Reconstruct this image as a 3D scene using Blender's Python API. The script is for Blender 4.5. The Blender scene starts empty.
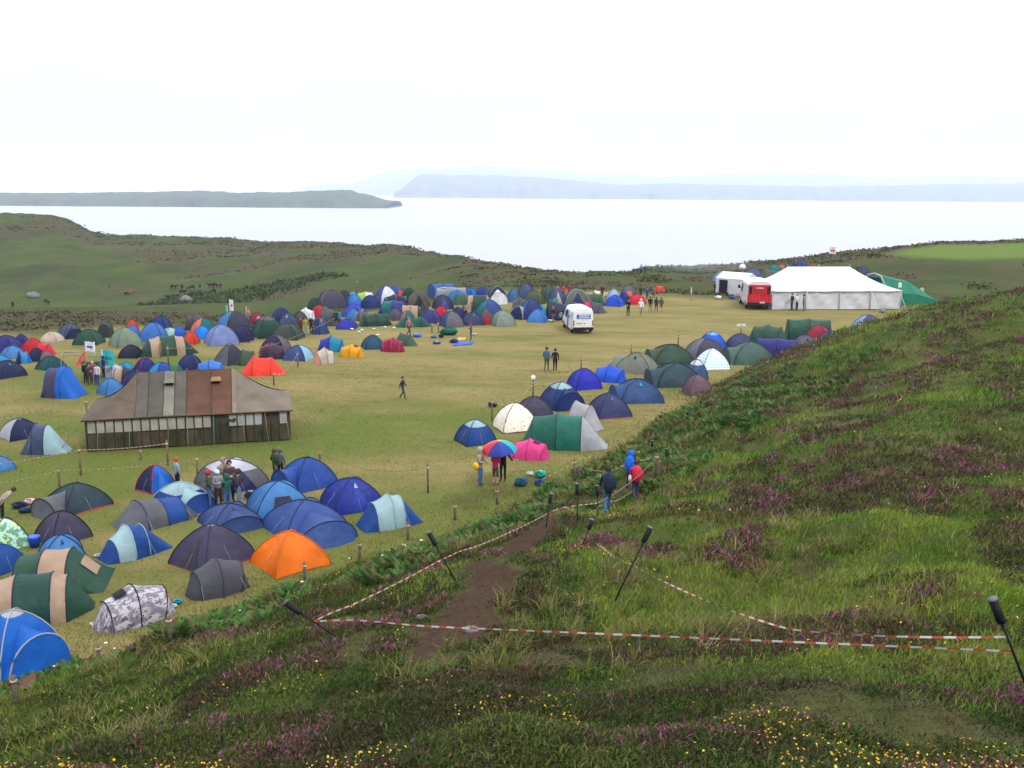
import bpy, bmesh, math, random
import numpy as np
from mathutils import Vector, Matrix, Euler
random.seed(7); RNG = np.random.default_rng(11)
D = bpy.data; SC = bpy.context.scene; COL = SC.collection
rad = math.radians

# ------------------------------------------------------------------ camera
F = 960.0; HC = 13.0; PITCH = math.atan((384-191)/F); ROLL = rad(0.4)
CAM = Vector((0, 0, HC))
RM = Matrix.Rotation(rad(90)-PITCH, 3, 'X') @ Matrix.Rotation(ROLL, 3, 'Z')
FWD = RM @ Vector((0, 0, -1))
cd = D.cameras.new('camera'); cam = D.objects.new('camera', cd); COL.objects.link(cam)
cam.matrix_world = Matrix.Translation(CAM) @ RM.to_4x4()
cd.sensor_width = 36; cd.lens = 36*F/1024; cd.clip_start = .1; cd.clip_end = 60000
SC.camera = cam
def ray(px, py): return (RM @ Vector(((px-512)/F, -(py-384)/F, -1))).normalized()
def at_y(px, py, d):
    r = ray(px, py); return CAM + r*(d/r.y)
def on_z(px, py, z=0):
    r = ray(px, py); return CAM + r*((z-HC)/r.z)
def depth(p): return (p-CAM).dot(FWD)

# ------------------------------------------------------------------ noise
def vnoise(x, y, seed=0):
    xi = np.floor(x).astype(np.int64); yi = np.floor(y).astype(np.int64); fx = x-xi; fy = y-yi
    fx = fx*fx*(3-2*fx); fy = fy*fy*(3-2*fy)
    def hsh(a, b):
        n = (a*374761393+b*668265263+seed*974634533) & 0xffffffff
        n = ((n ^ (n >> 13))*1274126177) & 0xffffffff
        return ((n ^ (n >> 16)) & 0xffff)/65535.0
    a = hsh(xi, yi); b = hsh(xi+1, yi); c = hsh(xi, yi+1); d = hsh(xi+1, yi+1)
    return (a*(1-fx)+b*fx)*(1-fy)+(c*(1-fx)+d*fx)*fy
def fbm(x, y, seed=0, n=4):
    s = 0; a = .5; t = 0
    for k in range(n):
        s = s+a*vnoise(x*2**k+17.3*k, y*2**k-9.1*k, seed+k); t += a; a *= .5
    return s/t

# ------------------------------------------------------------------ terrain
EDGE = [(-60,728),(0,705),(50,684),(100,662),(150,642),(200,624),(260,603),(330,582),(400,557),(430,546),(480,522),(540,500),(577,478),(620,455),(650,433),(690,407)]
HP = []                                                          # near hill: pixel, distance
for q in [(0,768,11.5),(130,768,10),(260,768,8.8),(400,768,7.8),(512,768,7.2),(700,768,6.9),(860,768,6.7),(1024,768,6.6),
          (100,720,13.2),(250,690,13.3),(400,690,12.0),(560,690,11.6),(760,690,10.9),(900,700,10.4),(1024,705,10.3),
          (325,640,14.8),(250,650,17.5),(440,640,15),(600,645,14.5),(760,640,13.9),(900,640,13.3),(1024,650,12.6),
          (400,600,18.5),(470,605,16.3),(560,585,17.6),(620,600,17),(720,590,18),(860,570,17),(1024,585,15.5),
          (520,560,21.5),(580,530,25),(640,520,27),(740,520,24),(860,510,23),(1024,510,21),
          (480,545,26),(605,512,32.5),(660,468,40),(700,470,35),(780,450,34),(900,430,33),(1024,430,31),
          (720,420,46),(760,411,47),(820,395,48),(900,364,48),(1024,355,44),
          (690,409,54.5),(720,399,54),(760,389,54),(800,377,54),(850,359,54),(900,333,54),(960,311,54),(1024,297,54),(1100,292,54)]:
    p = at_y(*q); HP.append((p.x, p.y, p.z))
for px, py in EDGE:
    p = on_z(px, py); HP.append((p.x, p.y, 0.0))
    if px < 640:
        for k, z in ((8, -2.5), (22, -6)):
            v = Vector((p.x, p.y)).normalized(); HP.append((p.x+v.x*k-2, p.y+v.y*k, z))
HP += [(8,62,-1.5),(12,72,-4),(18,72,-.5),(22,82,-3.5),(27,78,0),(33,84,-1),(38,92,-4),(45,84,1),(62,84,2),(60,100,-4),(30,110,-8),(0,90,-8),
       (45,50,9),(60,40,11),(45,25,11),(30,10,11.3),(14,2,11.6),(0,0,11.35),(-8,3,9.6),(-16,6,6.3),(-26,14,1.6),(-40,20,-3),(-60,40,-8),(-20,100,-9)]
HP = np.array(HP)
def _tps(r2): return np.where(r2 > 1e-9, r2*np.log(np.maximum(r2, 1e-9))*.5, 0)
def _fit():
    n = len(HP); x = HP[:, 0]/50; y = HP[:, 1]/50
    K = _tps((x[:, None]-x)**2+(y[:, None]-y)**2)+np.eye(n)*.0008
    P = np.stack([np.ones(n), x, y], 1); A = np.zeros((n+3, n+3)); A[:n, :n] = K; A[:n, n:] = P; A[n:, :n] = P.T
    return np.linalg.solve(A, np.concatenate([HP[:, 2], [0, 0, 0]]))
_w = _fit()
def hill_h(X, Y):
    X = np.asarray(X, float); Y = np.asarray(Y, float); sh = X.shape; x = X.ravel()/50; y = Y.ravel()/50
    out = np.empty(x.size)
    for i in range(0, x.size, 60000):
        a = x[i:i+60000]; b = y[i:i+60000]
        out[i:i+60000] = _tps((a[:, None]-HP[:, 0]/50)**2+(b[:, None]-HP[:, 1]/50)**2) @ _w[:-3]+_w[-3]+_w[-2]*a+_w[-1]*b
    out = out.reshape(sh)
    far = np.clip((np.hypot(X, Y)-85)/40, 0, 1); return out*(1-far)-90*far
RID = [  # pixel column, crest row, camp edge, valley distance, valley row, crest distance
 (-250,210,95,235,326,425),(-60,211,96,235,325,430),(0,212,97,235,325,432),(40,214,98,235,325,432),(68,219,98,235,324,430),(84,228,98,234,324,428),(94,233,99,232,323,428),(120,234.5,100,230,322,428),(160,235.5,101,228,320,424),(200,237,103,225,318,418),
 (235,239,104,222,316,410),(270,242.5,106,218,312,400),(300,241,108,214,307,392),(330,242,110,210,302,380),(365,245,113,204,297,356),(395,244,116,198,293,335),(420,250,119,190,290,310),(450,254,123,176,287.5,270),(480,260,127,160,285,228),(520,266,130,146,284.5,188),(545,270,131,138,284,172),(580,272.5,131,131,283,158),
 (603,270,130,130,283,156),(630,271,128,128,284,158),(646,266,126,126,285,160),(690,264.5,122,122,287,165),(740,263,119,119,289,168),(780,259,117,117,290,172),(830,253,116,116,291,176),(880,248,116,116,291,178),(940,241,116,116,291,180),(1024,239,115,115,292,180),(1150,234,112,112,294,180),(1350,225,105,105,300,180)]
_rt, _r0, _rv, _zv, _r1, _rz = [], [], [], [], [], []
for px, py, d0, dv, pv, d1 in RID:
    p = at_y(px, py, d1); _rt.append(p.x/p.y); _r0.append(d0); _r1.append(d1); _rz.append(p.z); _rv.append(dv); _zv.append(at_y(px, pv, dv).z if dv > d0+1 else 0.0)
def back_h(X, Y):
    Ys = np.maximum(Y, 1.0); t = X/Ys; ip = lambda a: np.interp(t, _rt, a)
    d0, dv, d1, z1, zv = ip(_r0), ip(_rv), ip(_r1), ip(_rz), ip(_zv)
    s0 = np.clip((Ys-d0-3)/np.maximum(dv-d0-3, .5), 0, 1); s0 = s0*s0*(3-2*s0)*.7+s0*.3
    s = np.clip((Ys-dv)/(d1-dv), 0, 1); r = .7*s+.3*s*s*(3-2*s); z = zv*s0+(z1-zv)*r; k = np.clip((d1-120)/200, .35, 1.5)
    z = z+np.sin(np.pi*s)*(fbm(X/(22+40*(d1 > 250)), Y/(16+30*(d1 > 250)), 5, 4)-.5)*4.2*k*np.clip(np.abs(z1-zv)/4, .2, 1)
    z = z+(fbm(X/7, Y/7, 6, 3)-.5)*1.6*s*k
    o = np.maximum(Ys-d1, 0); return z-np.minimum((o/12)**2*.25+o*.15, 55)
_FLAT = [at_y(*q) for q in ((330,655,14),(470,660,13.8),(600,668,13),(760,680,11.8),(900,695,11),(1060,715,10.4))]
def height(X, Y):
    X = np.asarray(X, float); Y = np.asarray(Y, float)
    hl = hill_h(X, Y); m = np.clip(hl/1.2, 0, 1)
    fd = np.full(np.shape(X), 1e9)
    for a, b in zip(_FLAT[:-1], _FLAT[1:]):
        vx, vy = b.x-a.x, b.y-a.y; tt = np.clip(((X-a.x)*vx+(Y-a.y)*vy)/(vx*vx+vy*vy), 0, 1); fd = np.minimum(fd, np.hypot(X-a.x-tt*vx, Y-a.y-tt*vy))
    m = m*np.clip((fd-.5)/2.5, .22, 1)
    hl = hl+m*((fbm(X/4.2, Y/3.4, 21, 2)-.5)*1.25+(fbm(X/1.7, Y/1.5, 23, 2)-.5)*.55+(fbm(X/.7, Y/.7, 31, 2)-.5)*.18)*np.clip((np.hypot(X, Y)-2)/6, .2, 1)
    hb = back_h(X, Y)+(fbm(X/6, Y/6, 41, 2)-.5)*.08
    k = .5; t = np.clip(.5+.5*(hl-hb)/k, 0, 1)
    return hb*(1-t)+hl*t+k*t*(1-t)*.5-.06
def hz(x, y): return float(height(np.array([x]), np.array([y]))[0])
_S = np.exp(np.linspace(math.log(3), math.log(600), 2900))
def hit(px, py):
    r = ray(px, py); xs = r.x*_S; ys = r.y*_S; zs = HC+r.z*_S
    dd = zs-height(xs, ys); i = int(np.argmax(dd < 0))
    if dd[i] >= 0: i = len(_S)-1; return CAM+r*_S[i]
    t = dd[i-1]/(dd[i-1]-dd[i]); s = _S[i-1]+(_S[i]-_S[i-1])*t
    return CAM+r*float(s)

def fhit(px, py):
    """a point on the field or the far slopes, looking past the crest of the near hill"""
    g = hit(px, py)
    if px > 640 and py < 400 and float(hill_h(np.array([g.x]), np.array([g.y]))[0]) > -.3:
        g = on_z(px, py, 0); g.z = max(0, hz(g.x, g.y))
    return g

# ------------------------------------------------------------------ mesh helpers
def meta(o, label=None, cat=None, group=None, kind=None):
    if label: o['label'] = label
    if cat: o['category'] = cat
    if group: o['group'] = group
    if kind: o['kind'] = kind
    return o
def empty(name, loc, rz=0.0, label=None, cat=None, group=None):
    o = D.objects.new(name, None); COL.objects.link(o); o.location = loc; o.rotation_euler = (0, 0, rz); o.empty_display_size = .2
    return meta(o, label, cat, group)
def link(name, me, parent=None):
    o = D.objects.new(name, me); COL.objects.link(o)
    if parent is not None: o.parent = parent
    return o
class MB:
    def __init__(s): s.v = []; s.f = []
    def add(s, vs, fs):
        n = len(s.v); s.v += [tuple(v) for v in vs]; s.f += [tuple(n+i for i in f) for f in fs]; return s
    def grid(s, P, flip=False):
        P = np.asarray(P); a, b = P.shape[:2]; fs = []
        for i in range(a-1):
            for j in range(b-1):
                q = (i*b+j, (i+1)*b+j, (i+1)*b+j+1, i*b+j+1); fs.append(q[::-1] if flip else q)
        return s.add(P.reshape(-1, 3), fs)
    def box(s, c, h, rz=0.0, M=None):
        vs = []
        for x in (-1, 1):
            for y in (-1, 1):
                for z in (-1, 1):
                    v = Vector((x*h[0], y*h[1], z*h[2]))
                    if rz: v = Matrix.Rotation(rz, 3, 'Z') @ v
                    if M: v = M @ v
                    vs.append(v+Vector(c))
        return s.add(vs, [(0,1,3,2),(4,6,7,5),(0,4,5,1),(2,3,7,6),(0,2,6,4),(1,5,7,3)])
    def tube(s, pts, r, n=6, r1=None, cap=True):
        pts = [Vector(p) for p in pts]; m = len(pts); vs = []; fs = []
        for i, p in enumerate(pts):
            t = (pts[min(i+1, m-1)]-pts[max(i-1, 0)])
            t = t.normalized() if t.length > 1e-9 else Vector((0, 0, 1))
            a = t.cross(Vector((0, 0, 1)) if abs(t.z) < .9 else Vector((1, 0, 0))).normalized(); b = t.cross(a)
            rr = r if r1 is None else r+(r1-r)*i/max(1, m-1)
            for k in range(n):
                an = 2*math.pi*k/n; vs.append(p+a*(rr*math.cos(an))+b*(rr*math.sin(an)))
        for i in range(m-1):
            for k in range(n): fs.append((i*n+k, i*n+(k+1) % n, (i+1)*n+(k+1) % n, (i+1)*n+k))
        if cap: fs += [tuple(range(n))[::-1], tuple((m-1)*n+k for k in range(n))]
        return s.add(vs, fs)
    def lathe(s, prof, n=12, c=(0, 0, 0)):
        vs = []; fs = []; m = len(prof)
        for r, z in prof:
            for k in range(n):
                a = 2*math.pi*k/n; vs.append((c[0]+r*math.cos(a), c[1]+r*math.sin(a), c[2]+z))
        for i in range(m-1):
            for k in range(n): fs.append((i*n+k, i*n+(k+1) % n, (i+1)*n+(k+1) % n, (i+1)*n+k))
        fs += [tuple(range(n))[::-1], tuple((m-1)*n+k for k in range(n))]
        return s.add(vs, fs)
    def blob(s, c, r, n=8, m=6, seed=0, rough=.12):
        rnd = random.Random(seed); vs = []; fs = []
        for i in range(m+1):
            t = math.pi*i/m
            for k in range(n):
                a = 2*math.pi*k/n; q = 1+rnd.uniform(-rough, rough)
                vs.append((c[0]+r[0]*q*math.sin(t)*math.cos(a), c[1]+r[1]*q*math.sin(t)*math.sin(a), c[2]+r[2]*q*math.cos(t)))
        for i in range(m):
            for k in range(n): fs.append((i*n+k, (i+1)*n+k, (i+1)*n+(k+1) % n, i*n+(k+1) % n))
        return s.add(vs, fs)
    def build(s, name, m, parent=None, smooth=True):
        me = D.meshes.new(name); me.from_pydata(s.v, [], s.f); me.validate()
        if smooth: me.polygons.foreach_set('use_smooth', [True]*len(me.polygons))
        for x in (m if isinstance(m, (list, tuple)) else [m]): me.materials.append(x)
        me.update(); return link(name, me, parent)
def fast_mesh(name, V, T, m, colors=None, smooth=False):
    me = D.meshes.new(name); V = np.asarray(V, np.float32); T = np.asarray(T, np.int32); k = T.shape[1]
    me.vertices.add(len(V)); me.vertices.foreach_set('co', V.ravel()); me.loops.add(T.size); me.loops.foreach_set('vertex_index', T.ravel())
    me.polygons.add(len(T)); me.polygons.foreach_set('loop_start', np.arange(0, T.size, k, dtype=np.int32)); me.polygons.foreach_set('loop_total', np.full(len(T), k, np.int32))
    if smooth: me.polygons.foreach_set('use_smooth', np.ones(len(T), bool))
    if colors is not None:
        a = me.attributes.new('col', 'FLOAT_COLOR', 'POINT'); c = np.ones((len(V), 4), np.float32); c[:, :3] = colors; a.data.foreach_set('color', c.ravel())
    me.materials.append(m); me.update(calc_edges=True); return link(name, me)

# ------------------------------------------------------------------ materials
def newmat(name):
    m = D.materials.new(name); m.use_nodes = True; nt = m.node_tree; b = nt.nodes['Principled BSDF']; return m, nt, b
def N(nt, t, **kw):
    n = nt.nodes.new(t)
    for k, v in kw.items():
        if k in n.inputs: n.inputs[k].default_value = v
        else: setattr(n, k, v)
    return n
def mixc(nt, fac, a, b, mode='MIX'):
    n = nt.nodes.new('ShaderNodeMix'); n.data_type = 'RGBA'; n.blend_type = mode
    for s, v in ((0, fac), (6, a), (7, b)):
        if hasattr(v, 'is_linked') or isinstance(v, bpy.types.NodeSocket): nt.links.new(v, n.inputs[s])
        else: n.inputs[s].default_value = v if s == 0 else (*v, 1)
    return n.outputs[2]
def ramp(nt, fac, lo, hi):
    n = nt.nodes.new('ShaderNodeMapRange'); n.inputs[1].default_value = lo; n.inputs[2].default_value = hi; nt.links.new(fac, n.inputs[0]); return n.outputs[0]
def noise(nt, vec, scale, detail=3, rough=.55):
    n = N(nt, 'ShaderNodeTexNoise', Scale=scale, Detail=detail, Roughness=rough)
    if vec is not None: nt.links.new(vec, n.inputs['Vector'])
    return n.outputs['Fac']
_mc = {}
def mat(rgb, rough=.6, var=.18, scale=3.0, bump=.15, bscale=6.0, transl=0.0, metal=0.0, spec=.15, nm='paint'):
    key = (rgb, rough, var, scale, bump, bscale, transl, metal, spec, nm)
    if key in _mc: return _mc[key]
    m, nt, b = newmat(nm); tc = N(nt, 'ShaderNodeTexCoord'); oi = N(nt, 'ShaderNodeObjectInfo'); va = N(nt, 'ShaderNodeVectorMath'); sc_ = N(nt, 'ShaderNodeMath'); sc_.operation = 'MULTIPLY'; sc_.inputs[1].default_value = 37.0
    nt.links.new(oi.outputs['Random'], sc_.inputs[0]); nt.links.new(tc.outputs['Object'], va.inputs[0]); nt.links.new(sc_.outputs[0], va.inputs[1]); o = va.outputs[0]
    f = noise(nt, o, scale, 4)
    c = mixc(nt, ramp(nt, f, .3, .7), tuple(max(0, x*(1-var)) for x in rgb), tuple(min(1, x*(1+var)) for x in rgb))
    nt.links.new(c, b.inputs['Base Color']); b.inputs['Roughness'].default_value = rough; b.inputs['Metallic'].default_value = metal; b.inputs['Specular IOR Level'].default_value = spec
    if bump:
        bn = N(nt, 'ShaderNodeBump', Strength=bump, Distance=.08 if nm != 'tent_fabric' else .16); nt.links.new(noise(nt, o, bscale, 3), bn.inputs['Height']); nt.links.new(bn.outputs[0], b.inputs['Normal'])
        if nm == 'tent_fabric':
            mp = N(nt, 'ShaderNodeMapping'); mp.inputs['Scale'].default_value = (5.5, 5.5, .9); nt.links.new(o, mp.inputs[0]); b2 = N(nt, 'ShaderNodeBump', Strength=.55, Distance=.05); nt.links.new(noise(nt, mp.outputs[0], 1.0, 2), b2.inputs['Height']); nt.links.new(bn.outputs[0], b2.inputs['Normal']); nt.links.new(b2.outputs[0], b.inputs['Normal'])
    if transl:
        tr = N(nt, 'ShaderNodeBsdfTranslucent'); nt.links.new(c, tr.inputs['Color']); mx = N(nt, 'ShaderNodeMixShader'); mx.inputs[0].default_value = transl
        nt.links.new(b.outputs[0], mx.inputs[1]); nt.links.new(tr.outputs[0], mx.inputs[2]); nt.links.new(mx.outputs[0], nt.nodes['Material Output'].inputs[0])
    _mc[key] = m; return m
def fabric(c): return mat(tuple(round(x*.84, 5) for x in c), rough=.5, var=.16, scale=1.3, bump=.45, bscale=1.6, transl=.10, spec=.12, nm='tent_fabric')
def cloth(c): return mat(c, rough=.8, var=.2, scale=8, bump=.4, bscale=14, nm='cloth')
def canvas(c): return mat(c, rough=.85, var=.22, scale=1.2, bump=.5, bscale=2.4, nm='canvas')
def pattern(kind):
    if kind in _mc: return _mc[kind]
    m, nt, b = newmat('patterned_fabric'); o = N(nt, 'ShaderNodeTexCoord').outputs['Object']; b.inputs['Roughness'].default_value = .6
    if kind == 'camo':
        mp_ = N(nt, 'ShaderNodeMapping'); mp_.inputs['Rotation'].default_value = (0, .7, .6); mp_.inputs['Scale'].default_value = (1, 2.2, 1); nt.links.new(o, mp_.inputs[0])
        c = mixc(nt, ramp(nt, noise(nt, mp_.outputs[0], 3.2, 3, .7), .46, .54), (.12, .11, .14), (.33, .31, .36)); c = mixc(nt, ramp(nt, noise(nt, mp_.outputs[0], 6, 2), .56, .62), c, (.055, .05, .065))
    elif kind == 'floral':
        c = mixc(nt, ramp(nt, noise(nt, o, 5.5, 1), .48, .56), (.07, .2, .12), (.28, .5, .42)); c = mixc(nt, ramp(nt, noise(nt, o, 9, 0), .62, .68), c, (.45, .5, .15))
    elif kind == 'sprig':
        v = N(nt, 'ShaderNodeTexVoronoi', Scale=5.0); nt.links.new(o, v.inputs['Vector'])
        c = mixc(nt, ramp(nt, v.outputs['Distance'], .18, .24), (.16, .13, .05), (.6, .55, .46))
    else:
        w = N(nt, 'ShaderNodeTexWave', Scale=1.6, Distortion=3.0); w.bands_direction = 'Z'; nt.links.new(o, w.inputs['Vector'])
        c = mixc(nt, ramp(nt, w.outputs['Fac'], .35, .65), (.3, .5, .6), (.6, .7, .75))
    nt.links.new(c, b.inputs['Base Color']); _mc[kind] = m; return m

# ------------------------------------------------------------------ world, sun, render settings
def world():
    w = D.worlds.new('World'); SC.world = w; w.use_nodes = True; nt = w.node_tree; bg = nt.nodes['Background']
    sky = N(nt, 'ShaderNodeTexSky'); sky.sky_type = 'NISHITA'; sky.sun_disc = False; sky.sun_elevation = rad(52); sky.sun_rotation = rad(140); sky.air_density = 1; sky.dust_density = 3
    g = N(nt, 'ShaderNodeTexCoord').outputs['Generated']
    sp = N(nt, 'ShaderNodeSeparateXYZ'); nt.links.new(g, sp.inputs[0]); mp = N(nt, 'ShaderNodeMapping'); mp.inputs['Scale'].default_value = (1, 1, 2.5); nt.links.new(g, mp.inputs[0])
    f = ramp(nt, noise(nt, mp.outputs[0], 1.6, 4, .5), .3, .7)
    el = ramp(nt, sp.outputs['Z'], 0.0, .9)                     # an overcast sky is about three times brighter overhead than low down
    lo = mixc(nt, f, (2.7, 3.3, 4.5), (3.9, 4.35, 5.05)); cl = mixc(nt, el, lo, (14.0, 14.0, 14.2))
    c = mixc(nt, .9, sky.outputs[0], cl)
    nt.links.new(c, bg.inputs[0]); bg.inputs[1].default_value = .14
    s = D.lights.new('sun', 'SUN'); s.energy = 1.6; s.angle = rad(12); s.color = (1, .96, .9)
    so = D.objects.new('sun', s); COL.objects.link(so); so.rotation_euler = Euler((rad(38), 0, rad(40)), 'XYZ')
    c = SC.cycles; c.use_denoising = True; c.max_bounces = 6; c.diffuse_bounces = 3; c.glossy_bounces = 2; c.transmission_bounces = 3; c.volume_bounces = 3; c.transparent_max_bounces = 8
    c.use_adaptive_sampling = True; c.adaptive_threshold = .02
    try: c.denoiser = 'OPENIMAGEDENOISE'
    except Exception: pass
    v = SC.view_settings; v.view_transform = 'Standard'; v.look = 'None'; v.gamma = 1; v.exposure = 0.6; v.use_curve_mapping = False
world()
# ------------------------------------------------------------------ ground sheet
def seg_dist(X, Y, pts):
    d = np.full(np.shape(X), 1e9)
    for (ax, ay), (bx, by) in zip(pts[:-1], pts[1:]):
        vx, vy = bx-ax, by-ay; t = np.clip(((X-ax)*vx+(Y-ay)*vy)/(vx*vx+vy*vy+1e-9), 0, 1)
        d = np.minimum(d, np.hypot(X-ax-t*vx, Y-ay-t*vy))
    return d
def px_line(pts): return [(p.x, p.y) for p in (hit(*q) for q in pts)]
PATH = px_line([(556,516),(530,550),(500,580),(472,608),(448,636),(420,652)])
TRAMP = px_line([(400,652),(480,660),(600,668),(720,682),(860,700),(960,718),(1060,740)])
UPPATH = px_line([(556,516),(585,502),(612,494),(645,478),(660,468)])
FERN1 = px_line([(-40,712),(50,680),(130,650),(200,628),(270,605),(330,588),(400,563),(450,545),(500,528),(545,508)])
FERN2 = px_line([(600,480),(640,452),(680,430),(720,408),(770,388)])
MUDDY = px_line([(450,505),(500,492),(540,484),(575,482)])
LANE = px_line([(300,470),(400,440),(480,400),(560,365),(680,318),(760,312)])
BRIGHT = px_line([(960,252),(1100,248)])
GUL = px_line([(205,300),(250,293),(290,287)])
def masks(X, Y):
    hl = hill_h(X, Y); hill = np.clip(hl*2.2+.25+(fbm(X/1.3, Y/1.3, 61, 3)-.5)*1.2, 0, 1)
    w = (fbm(X/.9, Y/.9, 71, 3)-.5)
    path = np.clip((.72+w*2.3-seg_dist(X, Y, PATH))/.35, 0, 1)
    tramp = np.clip((1.25+w*4.2-seg_dist(X, Y, TRAMP))/1.5, 0, 1)*.55
    up = np.clip((.45+w*.6-seg_dist(X, Y, UPPATH))/.3, 0, 1)*.7
    mud = np.clip((1.0+w*2-seg_dist(X, Y, MUDDY))/.8, 0, 1)*.5
    t = X/np.maximum(Y, 1); d0 = np.interp(t, _rt, _r0); off = np.where(np.interp(t, _rt, _r1) > 250, 13, 4); back = np.clip((Y-d0+off+(fbm(X/6, Y/6, 51, 3)-.5)*12)/6, 0, 1)*(hl < 0)
    br = np.clip((13-seg_dist(X, Y, BRIGHT))/5, 0, 1)
    gul = np.clip((13+(fbm(X/9, Y/9, 52, 3)-.5)*22-seg_dist(X, Y, GUL))/5, 0, 1)
    dv = np.interp(t, _rt, _rv); d1 = np.interp(t, _rt, _r1); fr = np.clip((Y-dv)/(d1-dv), 0, 1.2); big = d1 > 250
    heath = np.clip((np.where(big, fbm(X/55, Y/24, 53, 5), fbm(X/20, Y/11, 53, 4))-.5)*9+fr*1.6-.5, 0, 1)*back
    return hill, np.maximum(np.maximum(path, tramp), np.maximum(up, mud)), back, br, gul, heath
def ground():
    th = np.radians(np.arange(-62, 62.01, .15)); r = [.6]
    while r[-1] < 640: r.append(r[-1]*(1.0115 if r[-1] < 200 else 1.009))
    r = np.array(r); A, R_ = np.meshgrid(th, r); X = R_*np.sin(A); Y = R_*np.cos(A)
    Z = height(X, Y); n, m = X.shape; V = np.stack([X, Y, Z], -1).reshape(-1, 3)
    i = np.arange(n-1)[:, None]*m+np.arange(m-1)[None, :]; i = i.ravel()
    T = np.stack([i, i+1, i+m+1, i+m], 1)
    mt, nt, b = newmat('turf')
    geo = N(nt, 'ShaderNodeNewGeometry').outputs['Position']
    def at(nm):
        a = N(nt, 'ShaderNodeAttribute'); a.attribute_name = nm; return a.outputs['Fac']
    mp = N(nt, 'ShaderNodeMapping'); mp.inputs['Rotation'].default_value = (0, 0, rad(24)); mp.inputs['Scale'].default_value = (.35, 1.0, 1); nt.links.new(geo, mp.inputs[0])
    big = ramp(nt, noise(nt, mp.outputs[0], .22, 7, .72), .38, .60); mid = ramp(nt, noise(nt, mp.outputs[0], 1.3, 6, .75), .36, .64); fine = ramp(nt, noise(nt, geo, 9, 3, .7), .3, .7); vf = ramp(nt, noise(nt, geo, 45, 2, .6), .3, .7)
    fl = mixc(nt, big, (.090, .096, .028), (.195, .158, .066))
    fl = mixc(nt, mid, fl, mixc(nt, .4, fl, (.25, .185, .072))); 
    fl = mixc(nt, fine, mixc(nt, .22, fl, (.05, .058, .013)), fl); fl = mixc(nt, vf, mixc(nt, .18, fl, (.03, .035, .01)), fl)
    lush = N(nt, 'ShaderNodeAttribute'); lush.attribute_name = 'lush'
    fl = mixc(nt, lush.outputs['Fac'], fl, mixc(nt, fine, (.058, .085, .015), (.10, .112, .026)))
    hl = mixc(nt, ramp(nt, noise(nt, geo, .5, 4), .35, .65), (.038, .06, .011), (.07, .076, .02)); hl = mixc(nt, fine, mixc(nt, .5, hl, (.035, .04, .012)), hl)
    hl = mixc(nt, ramp(nt, noise(nt, geo, .33, 3), .55, .68), hl, (.05, .034, .024))
    bk = mixc(nt, ramp(nt, noise(nt, geo, .06, 8, .74), .40, .60), (.026, .046, .008), (.050, .062, .015)); bk = mixc(nt, ramp(nt, noise(nt, geo, .6, 4, .7), .35, .65), mixc(nt, .4, bk, (.028, .036, .012)), bk)
    bk = mixc(nt, ramp(nt, noise(nt, geo, .028, 7, .7), .50, .60), bk, (.026, .034, .011)); bk = mixc(nt, ramp(nt, noise(nt, geo, .09, 6, .75), .54, .66), bk, (.055, .043, .022))
    bk = mixc(nt, at('heath'), bk, mixc(nt, ramp(nt, noise(nt, geo, .4, 4), .4, .6), (.05, .036, .024), (.045, .045, .016)))
    bk = mixc(nt, at('gully'), bk, (.03, .042, .016)); bk = mixc(nt, at('bright'), bk, (.075, .115, .02))
    c = mixc(nt, at('back'), fl, bk); c = mixc(nt, at('hill'), c, hl)
    soil = mixc(nt, fine, (.024, .014, .009), (.062, .036, .022)); mm = N(nt, 'ShaderNodeMath'); mm.operation = 'MULTIPLY'; nt.links.new(ramp(nt, noise(nt, geo, 2.2, 5, .7), .40, .58), mm.inputs[0]); nt.links.new(ramp(nt, at('path'), .95, .80), mm.inputs[1]); soil = mixc(nt, mm.outputs[0], soil, (.045, .05, .018)); soil = mixc(nt, vf, mixc(nt, .35, soil, (.04, .025, .016)), soil)
    c = mixc(nt, at('path'), c, soil)
    nt.links.new(c, b.inputs['Base Color']); b.inputs['Roughness'].default_value = .95; b.inputs['Specular IOR Level'].default_value = .08
    bn = N(nt, 'ShaderNodeBump', Strength=.7, Distance=.06); nt.links.new(noise(nt, geo, 14, 4, .7), bn.inputs['Height']); nt.links.new(bn.outputs[0], b.inputs['Normal'])
    o = fast_mesh('ground', V, T, mt, smooth=True); meta(o, kind='structure')
    lushm = np.clip((fbm(X/13, Y/8, 91, 4)-.43)*5+np.clip((-X-12)/22, -.5, .4)-np.clip((Y-46)/40, -.2, .9), 0, 1)
    for nm, v in zip(('hill', 'path', 'back', 'bright', 'gully', 'heath', 'lush'), (*masks(X, Y), lushm)):
        a = o.data.attributes.new(nm, 'FLOAT', 'POINT'); a.data.foreach_set('value', np.ascontiguousarray(v, dtype=np.float32).ravel())
ground()

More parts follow.
